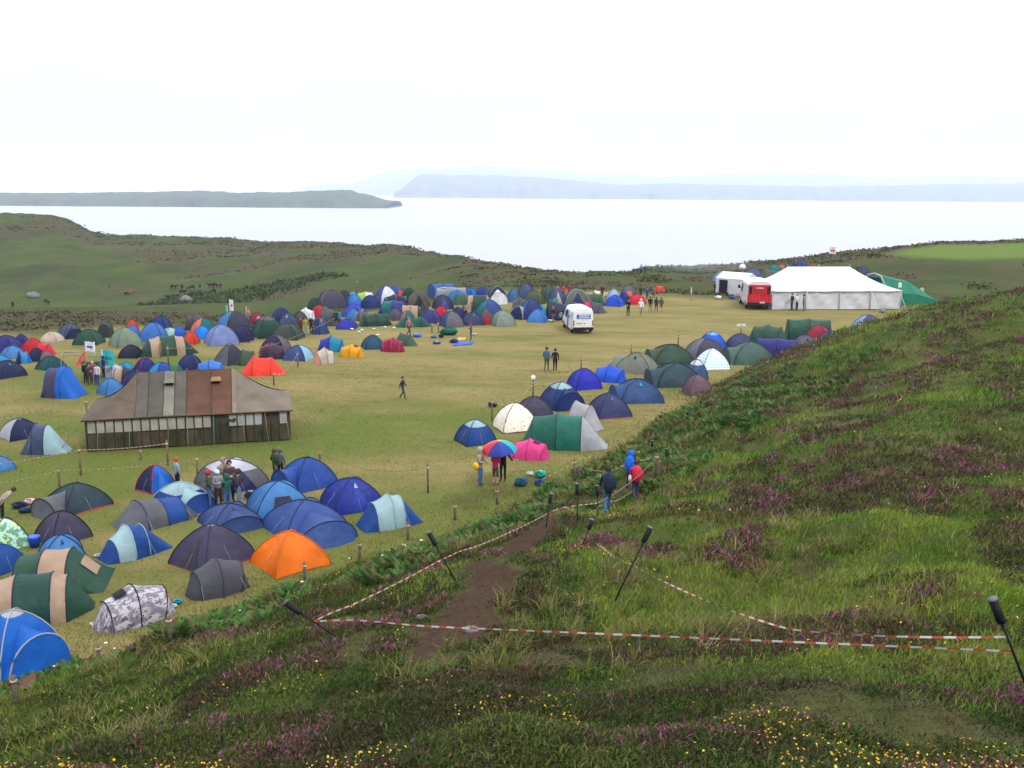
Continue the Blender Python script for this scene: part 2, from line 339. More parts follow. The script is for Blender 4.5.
# ------------------------------------------------------------------ sea, far land, haze
SEA = -40.0
def sea():
    mb = MB(); s = 19500; mb.add([(-s, 120, SEA), (s, 120, SEA), (s, s, SEA), (-s, s, SEA)], [(0, 1, 2, 3)])
    m, nt, b = newmat('sea_water'); geo = N(nt, 'ShaderNodeNewGeometry').outputs['Position']
    b.inputs['Base Color'].default_value = (.29, .30, .36, 1); b.inputs['IOR'].default_value = 1.33
    mp = N(nt, 'ShaderNodeMapping'); mp.inputs['Scale'].default_value = (.25, 1, 1); nt.links.new(geo, mp.inputs[0])
    r = N(nt, 'ShaderNodeMapRange'); r.inputs[1].default_value = .3; r.inputs[2].default_value = .7; r.inputs[3].default_value = .42; r.inputs[4].default_value = .5
    nt.links.new(noise(nt, mp.outputs[0], .003, 5, .6), r.inputs[0]); nt.links.new(r.outputs[0], b.inputs['Roughness'])
    bn = N(nt, 'ShaderNodeBump', Strength=.06, Distance=.5); nt.links.new(noise(nt, mp.outputs[0], .25, 4, .6), bn.inputs['Height']); nt.links.new(bn.outputs[0], b.inputs['Normal'])
    meta(mb.build('sea', m, smooth=False), kind='structure')
sea()
def far_land(name, prof, dist, deep, cliff, green, rock, seed, step=3.0):
    """a strip of coast: crest pixels give heights at distance dist; it runs deep metres back"""
    xs = [p[0] for p in prof]; cx = np.arange(xs[0], xs[-1]+.1, step); rows = []
    S = [(-.05, 0), (0, .0), (.04, cliff*.6), (.09, cliff), (.3, cliff+(1-cliff)*.55), (.62, 1), (.85, .8), (1.0, 0)]
    dd = np.interp(cx, xs, [p[2] if len(p) > 2 else dist for p in prof])
    for px, d in zip(cx, dd):
        py = np.interp(px, xs, [p[1] for p in prof]); top = at_y(px, py, d+deep*.5); ht = max(top.z-SEA, .3)
        ht *= 1+(float(fbm(np.array([px/14.]), np.array([seed*3.1]), seed, 4)[0])-.5)*.1
        row = []
        for s, k in S:
            y = d+s*deep+(float(fbm(np.array([px/9.]), np.array([k*2.]), seed+3, 3)[0])-.5)*deep*.12; x = top.x/top.y*(d+deep*.5)
            row.append((x*(1+s*.04), y, SEA-4+max(0, ht*k+4*(k > 0)+(float(fbm(np.array([px/5.]), np.array([s*9]), seed+5, 3)[0])-.5)*ht*.12*(k > 0))))
        rows.append(row)
    m, nt, b = newmat('coast_'+name); geo = N(nt, 'ShaderNodeNewGeometry'); sp = N(nt, 'ShaderNodeSeparateXYZ'); nt.links.new(geo.outputs['Normal'], sp.inputs[0])
    f = noise(nt, geo.outputs['Position'], .01, 5, .65)
    g = mixc(nt, ramp(nt, f, .4, .6), green, tuple(x*1.5 for x in green)); r = mixc(nt, ramp(nt, f, .4, .6), rock, tuple(x*.5 for x in rock))
    nt.links.new(mixc(nt, ramp(nt, sp.outputs['Z'], .45, .85), r, g), b.inputs['Base Color']); b.inputs['Roughness'].default_value = .95; b.inputs['Specular IOR Level'].default_value = .05
    mb = MB(); mb.grid(rows, flip=True); meta(mb.build(name, m), kind='structure')
far_land('island', [(-160,194),(-60,193),(0,192.5),(60,193),(110,192),(150,192),(205,190.5),(240,192.5),(290,192),(330,190.5),(353,190),(358,192.5),(372,195),(380,198.5),(389,200.6),(400,201.3)], 2860, 520, .55, (.026, .036, .012), (.014, .014, .014), 3)
far_land('headland', [(404,189),(410,184),(415,177),(424,174),(450,174.5),(500,175),(545,177),(575,180),(610,184.5),(640,184),(680,183),(720,184.5),(800,186),(870,185.5),(940,184),(1024,183),(1150,182),(1300,182)], 7000, 1450, .5, (.05, .06, .03), (.035, .035, .035), 7)
far_land('mountains', [(318,185),(330,184),(356,183),(366,178.5),(380,173),(398,168.5),(425,168),(440,168.5),(455,167),(475,165.3),(500,166.2),(540,168.5),(575,170.8),(620,174.5),(660,176),(700,174.5),(740,172.3),(780,171.8),(820,173),(860,176.5),(885,177.5),(930,175),(970,174.5),(1024,177.5),(1150,176),(1300,178)], 9600, 2600, .25, (.08, .09, .05), (.07, .07, .06), 9)
def haze():
    mb = MB(); mb.box((0, 9300, 160), (20000, 10400, 225)); m = D.materials.new('haze_air'); m.use_nodes = True; nt = m.node_tree; nt.nodes.remove(nt.nodes['Principled BSDF'])
    v = N(nt, 'ShaderNodeVolumePrincipled'); v.inputs['Color'].default_value = (.76, .85, 1, 1); v.inputs['Density'].default_value = HAZE
    nt.links.new(v.outputs[0], nt.nodes['Material Output'].inputs['Volume']); meta(mb.build('haze', m, smooth=False), kind='stuff')
HAZE = .000115
haze()
# ------------------------------------------------------------------ vegetation (stuff nobody could count)
def veg_mat(name, tr=.25, rough=.7):
    m, nt, b = newmat(name); a = N(nt, 'ShaderNodeAttribute'); a.attribute_name = 'col'
    nt.links.new(a.outputs['Color'], b.inputs['Base Color']); b.inputs['Roughness'].default_value = rough; b.inputs['Specular IOR Level'].default_value = .15
    t = N(nt, 'ShaderNodeBsdfTranslucent'); nt.links.new(a.outputs['Color'], t.inputs['Color']); x = N(nt, 'ShaderNodeMixShader'); x.inputs[0].default_value = tr
    nt.links.new(b.outputs[0], x.inputs[1]); nt.links.new(t.outputs[0], x.inputs[2]); nt.links.new(x.outputs[0], nt.nodes['Material Output'].inputs[0]); return m
def scatter(n, r0, r1, half=40, power=0.0):
    th = np.radians(RNG.uniform(-half, half, n)); r = r0*(r1/r0)**RNG.random(n); return r*np.sin(th), r*np.cos(th), r
def blades(P, H, W, lean, C, nb, spread, tipc=None, tipf=.0, zr=None):
    """nb tapered two-step blades per root"""
    n = len(P)*nb; P = np.repeat(P, nb, 0); H = np.repeat(H, nb)*RNG.uniform(.55, 1.15, n); W = np.repeat(W, nb); C = np.repeat(C, nb, 0)*RNG.uniform(.7, 1.3, (n, 1))
    a = RNG.uniform(0, 2*np.pi, n); q = np.sqrt(RNG.random(n))*np.repeat(spread, nb); b0 = P+np.stack([q*np.cos(a), q*np.sin(a), np.zeros(n) if zr is None else np.repeat(zr, nb)*RNG.random(n)*np.clip(1.2-q/np.repeat(spread, nb), .2, 1)], 1)
    la = RNG.uniform(0, 2*np.pi, n); ln = RNG.uniform(.1, 1, n)*lean; d = np.stack([np.cos(la)*ln+lean*.25, np.sin(la)*ln-lean*.2, np.ones(n)], 1); d /= np.linalg.norm(d, axis=1)[:, None]
    fa = RNG.uniform(0, np.pi, n); s = np.stack([np.cos(fa), np.sin(fa), np.zeros(n)], 1)*(W/2)[:, None]
    m1 = b0+d*(H*.55)[:, None]; tip = b0+d*H[:, None]+np.stack([np.cos(la), np.sin(la), -np.ones(n)*.35], 1)*(H*ln*.45)[:, None]
    V = np.stack([b0-s, b0+s, m1-s*.8, m1+s*.8, tip], 1).reshape(-1, 3); k = np.arange(n)[:, None]*5
    T = np.concatenate([k+[0, 1, 3], k+[0, 3, 2], k+[2, 3, 4]], 0)
    CC = np.repeat(C[:, None, :], 5, 1)
    if tipc is not None:
        fl = RNG.random(n) < tipf; CC[fl, 2:] = np.asarray(tipc)*RNG.uniform(.7, 1.25, (fl.sum(), 1))[:, None]
    return V, T, CC.reshape(-1, 3)
def pick(u, cols, var=.0):
    cols = np.array(cols); i = np.clip((u*len(cols)).astype(int), 0, len(cols)-1); return cols[i]
def join(parts):
    V = []; T = []; C = []; n = 0
    for v, t, c in parts: V.append(v); T.append(t+n); C.append(c); n += len(v)
    return np.concatenate(V), np.concatenate(T), np.concatenate(C)
def root(X, Y, sink=.03): return np.stack([X, Y, height(X, Y)-sink], 1)
def heath_mask(X, Y, r):
    near = np.clip((np.where(X < 1, 19, 13.5)-r)/4, 0, 1)*.085; far = np.clip((X-11)/12, 0, 1)*np.clip((Y-18)/14, 0, 1)*.085-.035*np.clip((Y-13)/3, 0, 1)*np.clip((12-X)/4, 0, 1)
    return fbm(X/2.6, Y/2.0, 151, 4)+near+far-.535
def vegetation():
    grass = veg_mat('grass_blades'); heathm = veg_mat('heather', .15, .8); fernm = veg_mat('bracken', .3, .6)
    # --- hill grass
    X, Y, r = scatter(98000, 4.2, 78, 39)
    hill, path, *_ = masks(X, Y); hl = hill_h(X, Y); hm = heath_mask(X, Y, r); keep = (hl > .05) & (RNG.random(len(X)) > path*.95-.05) & ((hm < 0) | (RNG.random(len(X)) < .30)) & (RNG.random(len(X)) < np.clip((r-np.where(X < 1.5, 18, 9))/6, .14, 1)); X, Y, r, path = X[keep], Y[keep], r[keep], path[keep]
    u = .55*fbm(X/7, Y/5, 101, 4)+.45*fbm(X/2.2, Y/2.2, 103, 3); v = fbm(X/1.1, Y/1.1, 111, 2); mound = np.clip((fbm(X/4.5, Y/4.5, 131, 3)-.52)*6, 0, 1)
    q = np.clip((u-.5)*3.4+.5+RNG.normal(0, .16, len(X)), 0, .999)
    C = pick(q, [(.06, .045, .022), (.035, .06, .010), (.04, .085, .012), (.06, .115, .014), (.09, .145, .02), (.14, .16, .035)])
    C = C*(1-mound[:, None]*.0); straw = RNG.random(len(X)) < .06+.22*(v > .64); C[straw] = C[straw]*.4+np.array([.16, .125, .06])*.8
    H = (.07+.18*np.clip(v, .2, .9)+.08*mound)*np.clip(1-path*1.2, .25, 1)*np.clip(r/16, .4, 1)*(1+np.clip(r-25, 0, 40)*.008); W = .005+r*.00085; 
    C = C*np.array([1.14, 1.30, .85]); C = C*(1-path[:, None]*.5)+np.array([.05, .045, .028])*path[:, None]*.5
    V, T, CC = blades(root(X, Y), H, W, .6, C, 8, .08+r*.010)
    meta(fast_mesh('hill_grass', V, T, grass, CC), kind='stuff', label='rough green and straw grass covering the heather hillside', cat='grass')
    # --- long tussocks
    X, Y, r = scatter(9000, 6, 60, 39); t = fbm(X/3, Y/3, 141, 3); _, path, *_ = masks(X, Y); keep = (hill_h(X, Y) > .2) & (t > .54) & (path < .2) & (r > 12.5); X, Y, r = X[keep], Y[keep], r[keep]
    C = pick(RNG.random(len(X)), [(.12, .15, .03), (.17, .16, .05), (.09, .13, .022), (.22, .18, .08)])
    V, T, CC = blades(root(X, Y), .3+.18*RNG.random(len(X)), .007+r*.0008, .9, C*.85, 16, .06+r*.004)
    meta(fast_mesh('tussock_grass', V, T, grass, CC), kind='stuff', label='pale drooping tussock grass standing in clumps on the hillside', cat='grass')
    # --- trodden stubble on the worn ground
    X, Y, r = scatter(60000, 6.5, 22, 39); _, path, *_ = masks(X, Y); keep = (path > .12) & (hill_h(X, Y) > .1) & (RNG.random(len(X)) < 1.1-path*.95); X, Y, r = X[keep], Y[keep], r[keep]
    C = pick(RNG.random(len(X)), [(.045, .06, .014), (.06, .075, .022), (.07, .055, .03), (.045, .03, .018), (.09, .08, .04)])
    V, T, CC = blades(root(X, Y, .01), .025+.045*RNG.random(len(X)), .006+r*.0008, 1.6, C, 7, .16+0*r); meta(fast_mesh('trodden_grass', V, T, grass, CC), kind='stuff', label='short trodden grass on the worn strip', cat='grass')
    # --- heather
    X, Y, r = scatter(85000, 3.6, 75, 39); u = fbm(X/2.6, Y/2.0, 151, 4); w = fbm(X/1.2, Y/1.2, 161, 3); _, path, *_ = masks(X, Y)
    near = np.clip((11.5-r)/3, 0, 1)*.11; far = np.clip((X-12)/14, 0, 1)*np.clip((Y-20)/15, 0, 1)*.075
    keep = (hill_h(X, Y) > .3) & (heath_mask(X, Y, r) > 0) & (path < .25); X, Y, r, w, u = X[keep], Y[keep], r[keep], w[keep], u[keep]
    C = pick(np.clip(RNG.random(len(X))*.9+.1*w, 0, .999), [(.03, .045, .012), (.05, .07, .016), (.075, .05, .028), (.06, .035, .024), (.04, .06, .016)])
    fl = np.clip((w-.48)*7, 0, 1); parts = []
    for lo, hi, tf in ((0, .33, .05), (.33, .7, .20), (.7, 2, .5)):
        s = (fl >= lo) & (fl < hi)
        for tc, sub in (((.25, .05, .16), 0), ((.30, .10, .20), 1), ((.17, .07, .05), 2)):
            ss = s & (np.arange(len(X)) % 3 == sub)
            if ss.any(): parts.append(blades(root(X[ss], Y[ss]), (.045+.05*w[ss])*np.clip(r[ss]/11, .8, 2.2), .006+r[ss]*.0009, .9, C[ss], 20, .13+r[ss]*.006, tc, tf, .10+.12*w[ss]))
    V, T, CC = join(parts); meta(fast_mesh('heather', V, T, heathm, CC), kind='stuff', label='low heather with pink and purple flower spikes', cat='heather')
    # --- dwarf shrubs between the heather near the crest
    X, Y, r = scatter(44000, 3.6, 27, 39); _, path, *_ = masks(X, Y); keep = (hill_h(X, Y) > .15) & (path < .3) & (RNG.random(len(X)) < np.clip((np.where(X < 1.5, 26, 14)-r)/4, 0, 1)); X, Y, r = X[keep], Y[keep], r[keep]; u = fbm(X/1.5, Y/1.5, 231, 3)
    C = pick(np.clip((u-.5)*2.2+.5+RNG.normal(0, .15, len(X)), 0, .999), [(.05, .028, .018), (.022, .03, .009), (.028, .045, .010), (.036, .062, .011), (.045, .075, .013), (.07, .095, .018)])
    V, T, CC = blades(root(X, Y), .035+.045*RNG.random(len(X)), .007+r*.0009, 1.0, C, 25, .13+r*.004, None, 0, .08+.14*u)
    meta(fast_mesh('heath_shrubs', V, T, heathm, CC), kind='stuff', label='dark green dwarf shrubs between the heather clumps', cat='shrubs')
    # --- yellow flowers
    X, Y, r = scatter(45000, 4, 48, 38); u = fbm(X/1.6, Y/1.6, 171, 3); _, path, *_ = masks(X, Y); keep = (hill_h(X, Y) > .3) & (u > .60-.06*(r < 10)) & (path < .2) & (RNG.random(len(X)) < np.where(r < 11, .3, .2)); X, Y, r = X[keep], Y[keep], r[keep]
    n = len(X); P = root(X, Y, -.12)+np.stack([np.zeros(n), np.zeros(n), RNG.uniform(0, .12, n)], 1); s = (.0045+r*.00042)*RNG.uniform(.6, 1.2, n)
    a = RNG.uniform(0, 6.28, n); e1 = np.stack([np.cos(a), np.sin(a), RNG.uniform(-.4, .4, n)], 1)*s[:, None]; e2 = np.stack([-np.sin(a), np.cos(a), RNG.uniform(0, .9, n)], 1)*s[:, None]
    V = np.stack([P-e1-e2, P+e1-e2, P+e1+e2, P-e1+e2], 1).reshape(-1, 3); k = np.arange(n)[:, None]*4; T = np.concatenate([k+[0, 1, 2], k+[0, 2, 3]])
    C = np.repeat(pick(RNG.random(n), [(.50, .32, .02), (.42, .20, .02), (.5, .38, .05), (.30, .14, .03)]), 4, 0)
    meta(fast_mesh('yellow_flowers', V, T, heathm, C), kind='stuff', label='small yellow flowers dotted through the heather', cat='wildflowers')
    # --- bracken and nettles along the foot of the hill
    X, Y, r = scatter(60000, 10, 70, 36); d1 = seg_dist(X, Y, FERN1); d2 = seg_dist(X, Y, FERN2); hl = hill_h(X, Y); _, path, *_ = masks(X, Y); w = fbm(X/1.8, Y/1.8, 181, 3)
    w1 = np.clip((Y-16)/16, .22, 1)
    keep = (((d1 < 1.5*w1+w*1.8*w1) & (w > .42)) | ((d2 < 3.6+w*3) & (w > .36))) & (hl > -.25) & (path < .15); X, Y, r, w = X[keep], Y[keep], r[keep], w[keep]
    keep = RNG.random(len(X)) < np.clip(9000/len(X), 0, 1); X, Y, r, w = X[keep], Y[keep], r[keep], w[keep]
    P = root(X, Y); nf = 5; n = len(P)*nf; P = np.repeat(P, nf, 0); L = np.repeat(.30+.42*w, nf)*RNG.uniform(.7, 1.2, n)
    a = RNG.uniform(0, 6.28, n); el = RNG.uniform(.5, 1.15, n); d = np.stack([np.cos(a)*np.cos(el), np.sin(a)*np.cos(el), np.sin(el)], 1); sd = np.stack([-np.sin(a), np.cos(a), np.zeros(n)], 1)
    C = np.repeat(pick(RNG.random(len(X)), [(.03, .085, .014), (.045, .12, .022), (.07, .15, .035), (.03, .065, .012), (.11, .13, .04), (.10, .075, .03)]), nf, 0)*RNG.uniform(.75, 1.25, (n, 1))
    Vs = []; Cs = []
    for j in range(9):
        t = .2+.8*j/9; c = P+d*(L*t)[:, None]-np.array([0, 0, 1])*(L*t*t*.35)[:, None]; w_ = (L*.27*(1-t*.85))[:, None]; b = d*(L*.075)[:, None]
        for s in (-1, 1):
            Vs.append(np.stack([c, c+b, c+sd*s*w_+b*.9-np.array([0, 0, 1])*w_*.25], 1)); Cs.append(C)
    V = np.concatenate(Vs).reshape(-1, 3); CC = np.repeat(np.concatenate(Cs), 3, 0); T = np.arange(len(V)).reshape(-1, 3)
    meta(fast_mesh('bracken', V, T, fernm, CC), kind='stuff', label='green bracken fronds along the foot of the hill', cat='bracken')
    # --- white umbels
    X, Y, r = scatter(2500, 12, 60, 34); d1 = np.minimum(seg_dist(X, Y, FERN1), seg_dist(X, Y, FERN2)); keep = (d1 < 2.5) & (hill_h(X, Y) > .12) & (RNG.random(len(X)) < .08); X, Y, r = X[keep], Y[keep], r[keep]; n = len(X)
    P = root(X, Y, -.5)+np.stack([np.zeros(n), np.zeros(n), RNG.uniform(-.1, .2, n)], 1); s = RNG.uniform(.025, .06, n); Vs = []
    for k in range(6): a0 = k*np.pi/3; a1 = (k+1)*np.pi/3; Vs.append(np.stack([P+np.array([0, 0, .02]), P+np.stack([np.cos(a0)*s, np.sin(a0)*s, 0*s], 1), P+np.stack([np.cos(a1)*s, np.sin(a1)*s, 0*s], 1)], 1))
    V = np.concatenate(Vs).reshape(-1, 3); meta(fast_mesh('white_flowers', V, np.arange(len(V)).reshape(-1, 3), heathm, np.tile([.55, .58, .5], (len(V), 1))), kind='stuff', label='flat white flower heads above the bracken', cat='wildflowers')
    # --- mown field grass
    X, Y, r = scatter(70000, 18, 75, 34); keep = (hill_h(X, Y) < .1); X, Y, r = X[keep], Y[keep], r[keep]; hl = hill_h(X, Y); u = fbm(X/6, Y/4, 191, 4)
    e = np.clip(1+hl/1.5, 0, 1)*(RNG.random(len(X)) < .5); C = pick(np.clip(u+RNG.normal(0, .12, len(X)), 0, .99), [(.075, .09, .018), (.11, .11, .026), (.16, .13, .045), (.21, .165, .062)])
    V, T, CC = blades(root(X, Y, .01), .035+.03*RNG.random(len(X))+.16*e*e, .006+r*.00055, .8, C, 5, .12+r*.006)
    meta(fast_mesh('field_grass', V, T, grass, CC), kind='stuff', label='short mown grass of the camping field', cat='grass')
    # --- moorland scrub on the far slopes
    X, Y, r = scatter(95000, 92, 470, 40); hill, path, back, br, gul, he = masks(X, Y); t = X/Y; d1 = np.interp(t, _rt, _r1); u = np.where(r > 200, fbm(X/26, Y/14, 201, 5), fbm(X/7, Y/5, 201, 4)); kk = np.clip(r/130, 1, 2.6)
    crest = np.clip(1-np.abs(Y-d1+2)/(7*kk), 0, 1)*(fbm(X/5, Y/5, 203, 3) > .47)
    keep = (back > .5) & (br < .2) & (Y < d1+6) & (((u+RNG.normal(0, .03, len(X)) > .70) & (r < 200) & (d1 < 260)) | (gul > .4) | (he*RNG.random(len(X)) > .72) | ((crest > .3) & (RNG.random(len(X)) < .6))); X, Y, r, gul, he, u, kk = X[keep], Y[keep], r[keep], gul[keep], he[keep], u[keep], kk[keep]
    n = len(X); C = pick(np.clip(RNG.random(n)*.7+(gul < .3)*.3*RNG.random(n), 0, .99), [(.035, .052, .016), (.05, .066, .02), (.065, .065, .028), (.08, .062, .04)]); C[gul > .4] = C[gul > .4]*.5+np.array([.02, .035, .01])
    V, T, CC = blades(root(X, Y, .05), (.15+.35*u+.45*(gul > .4))*kk**.7, .22*kk, 1.6, C, 7, .9*kk)
    meta(fast_mesh('moorland_scrub', V, T, heathm, CC), kind='stuff', label='dark heath and scrub on the far slopes', cat='scrub')
vegetation()
# ------------------------------------------------------------------ tents
NAVY=(.012,.018,.06); BLUE=(.012,.05,.21); ROYAL=(.022,.03,.27); BRIGHT=(.01,.10,.42); SKY=(.04,.15,.36); SLATE=(.045,.06,.12); STEEL=(.03,.055,.16)
GREY=(.085,.085,.10); DGREY=(.035,.035,.05); PURP=(.045,.04,.075); LGREY=(.30,.32,.36); PALE=(.24,.36,.40); WHITE=(.55,.56,.60); SAGE=(.14,.19,.14); MINT=(.22,.38,.32)
DGRN=(.01,.045,.035); GREEN=(.018,.055,.035); OLIVE=(.07,.085,.06); TEAL=(.01,.11,.11); AQUA=(.02,.26,.34); RED=(.36,.015,.025); ORED=(.50,.045,.02); ORNG=(.62,.13,.008)
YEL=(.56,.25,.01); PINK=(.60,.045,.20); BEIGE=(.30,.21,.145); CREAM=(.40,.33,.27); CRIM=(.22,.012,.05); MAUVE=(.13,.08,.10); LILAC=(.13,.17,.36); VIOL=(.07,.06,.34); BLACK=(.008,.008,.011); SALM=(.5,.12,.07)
def sgnpow(a, p): return np.sign(a)*np.abs(a)**p
GR = 'tents pitched on the camping field'
def dome_pts(L, W, H, p, k, u, v, sag=.09):
    C = [(-L/2, -W/2), (L/2, -W/2), (L/2, W/2), (-L/2, W/2)]; a = np.array(C[k]); b = np.array(C[(k+1) % 4])
    q = np.cos(v*np.pi/2)**(2/p); z = H*np.sin(v*np.pi/2)**(2/p)
    xy = (a+(b-a)*u)*q; nrm = (a+b)/2; nl = np.linalg.norm(nrm); s = 4*u*(1-u)
    xy = xy-nrm*sag*s*q*np.sin(np.pi*min(1, v+.12))
    return (xy[0], xy[1], z-H*.05*s*np.sin(np.pi*v)+.03*s*(1-v)**6)
def dome_grid(L, W, H, p, k, u0, u1, v0, v1, nu=7, nv=9, off=0.0, taper=0.0, sag=.09):
    G = []
    for j in range(nv):
        v = v0+(v1-v0)*j/(nv-1); row = []; tk = taper*j/(nv-1)
        for i in range(nu):
            u = u0+(u1-u0)*i/(nu-1); u = .5*(u0+u1)+(u-.5*(u0+u1))*(1-tk)
            P = np.array(dome_pts(L, W, H, p, k, u, v, sag))
            if off:
                du = np.array(dome_pts(L, W, H, p, k, u+.02, v, sag))-P; dv = np.array(dome_pts(L, W, H, p, k, u, min(v+.02, .995), sag))-P
                n = np.cross(du, dv); n = n/(np.linalg.norm(n)+1e-9)
                if np.dot(n[:2], P[:2]) < 0: n = -n
                P = P+n*off
            row.append(P)
        G.append(row)
    return np.array(G)
def M_(c): return pattern(c) if isinstance(c, str) else fabric(c)
def build_dome(root, L, W, H, o, near):
    p = o.get('p', 1.72)*(.90 if o.get('p', 0) >= 1.8 else 1)*random.uniform(.95, 1.04); main = o['c']; sides = o.get('sides', {}); cap = o.get('cap'); cv = o.get('capv', .62); nu, nv = (9, 12) if near else (5, 7)
    groups = {}
    for k in range(4): groups.setdefault(sides.get(k, main), []).append(k)
    for c, ks in groups.items():
        mb = MB()
        for k in ks: mb.grid(dome_grid(L, W, H, p, k, 0, 1, 0, cv if cap else 1, nu, nv), flip=True)
        mb.build('flysheet' if c == main else 'side_panel', M_(c), root)
    if cap:
        mb = MB()
        for k in range(4): mb.grid(dome_grid(L, W, H, p, k, 0, 1, cv, 1, nu, 5), flip=True)
        mb.build('roof_panel', M_(cap), root)
    pc = o.get('pole', tuple(x*.55 for x in main) if not isinstance(main, str) else DGREY)
    for k in (0, 1):
        pts = [dome_pts(L, W, H, p, k, 0, v/10) for v in range(11)]+[dome_pts(L, W, H, p, k+2, 0, v/10) for v in range(9, -1, -1)]
        MB().tube([(x*1.005, y*1.005, z+.012) for x, y, z in pts], .02 if near else .024, 5).build('pole_sleeve', M_(pc), root)
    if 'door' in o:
        k, c = o['door']; MB().grid(dome_grid(L, W, H, p, k, .24, .76, .01, .60, 7, 8, .025, .75), flip=True).build('door', M_(c), root)  # an open door is a dark panel, painted shade for the inside
    if 'vent' in o:
        k, c = o['vent']; MB().grid(dome_grid(L, W, H, p, k, .42, .58, .60, .74, 4, 4, .05, .85), flip=True).build('vent', M_(c), root)
    if 'window' in o:
        k, c = o['window']; MB().grid(dome_grid(L, W, H, p, k, .3, .7, .25, .5, 5, 5, .03, 0), flip=True).build('window_panel', M_(c), root)
    if 'porch' in o:
        k, c, e = (*o['porch'], .5)[:3]; a = np.array(dome_pts(L, W, H, p, k, 0, 0)); b = np.array(dome_pts(L, W, H, p, k, 1, 0)); mid = (a+b)/2; n = mid/np.linalg.norm(mid); ee = e*max(L, W)
        S = np.linspace(0, 1, 13); A0, A1, A2 = [], [], []
        for s in S:
            v = .66*(1-abs(2*s-1)**1.6); A0.append(np.array(dome_pts(L, W, H, p, k, s, v))+n*.01+np.array([0, 0, .02]))
            th = np.pi*s; hb = a+(b-a)*(.5-.5*np.cos(th)*.92); A1.append(hb+n*ee*.72+np.array([0, 0, H*.72*np.sin(th)**.9]))
            A2.append(a+(b-a)*(.14+.72*s)+n*ee*(1.0+.18*np.sin(th)))
        A0, A1, A2 = map(np.array, (A0, A1, A2)); R1 = np.array([A0+(A1-A0)*t-np.array([0, 0, 1])*np.sin(np.pi*t)*H*.03 for t in np.linspace(0, 1, 5)])
        MB().grid(R1).build('porch_roof', M_(o.get('porchroof', c)), root)
        MB().grid(np.array([A1+(A2-A1)*t for t in np.linspace(0, 1, 5)])).build('porch_door', M_(c), root)
        MB().tube(A1, .026, 5).build('pole_sleeve', M_(pc), root)
    if 'hem' in o:
        mb = MB()
        for k in range(4): mb.tube([dome_pts(L, W, H, p, k, u/6, 0) for u in range(7)], .03, 4)
        mb.build('hem', M_(o['hem']), root)
    if near and o.get('guys', True):
        for k in range(4):
            P = Vector(dome_pts(L, W, H, p, k, .5, .45)); Q = Vector((P.x*1.75, P.y*1.75, .02)); MB().tube([P, Q], .0045, 4).build('guy_rope', cloth((.3, .3, .3)), root)
TUN = {
 'tunnel': [(-.5,.30,.02,0),(-.30,.46,.88,-.03),(0,.5,1,0),(.28,.47,.92,.03),(.5,.30,.02,0)],
 'tube':   [(-.5,.46,.02,0),(-.44,.5,.95,0),(0,.5,1,0),(.44,.5,.95,0),(.5,.46,.02,0)],
 'popup':  [(-.5,.20,.02,0),(-.34,.40,.72,-.02),(-.02,.5,1,.02),(.30,.43,.74,.10),(.5,.26,.02,0)],
 'ridge':  [(-.5,.30,.02,0),(-.2,.5,1,0),(.2,.46,.9,0),(.5,.2,.02,0)],
 'long':   [(-.5,.34,.02,0),(-.36,.46,.86,0),(-.1,.5,1,0),(.18,.48,.95,0),(.30,.44,.85,0),(.5,.12,.02,0)],
 'barn':   [(-.5,.48,.03,0),(-.44,.5,1,0),(.0,.46,.72,0),(.5,.3,.02,0)],
}
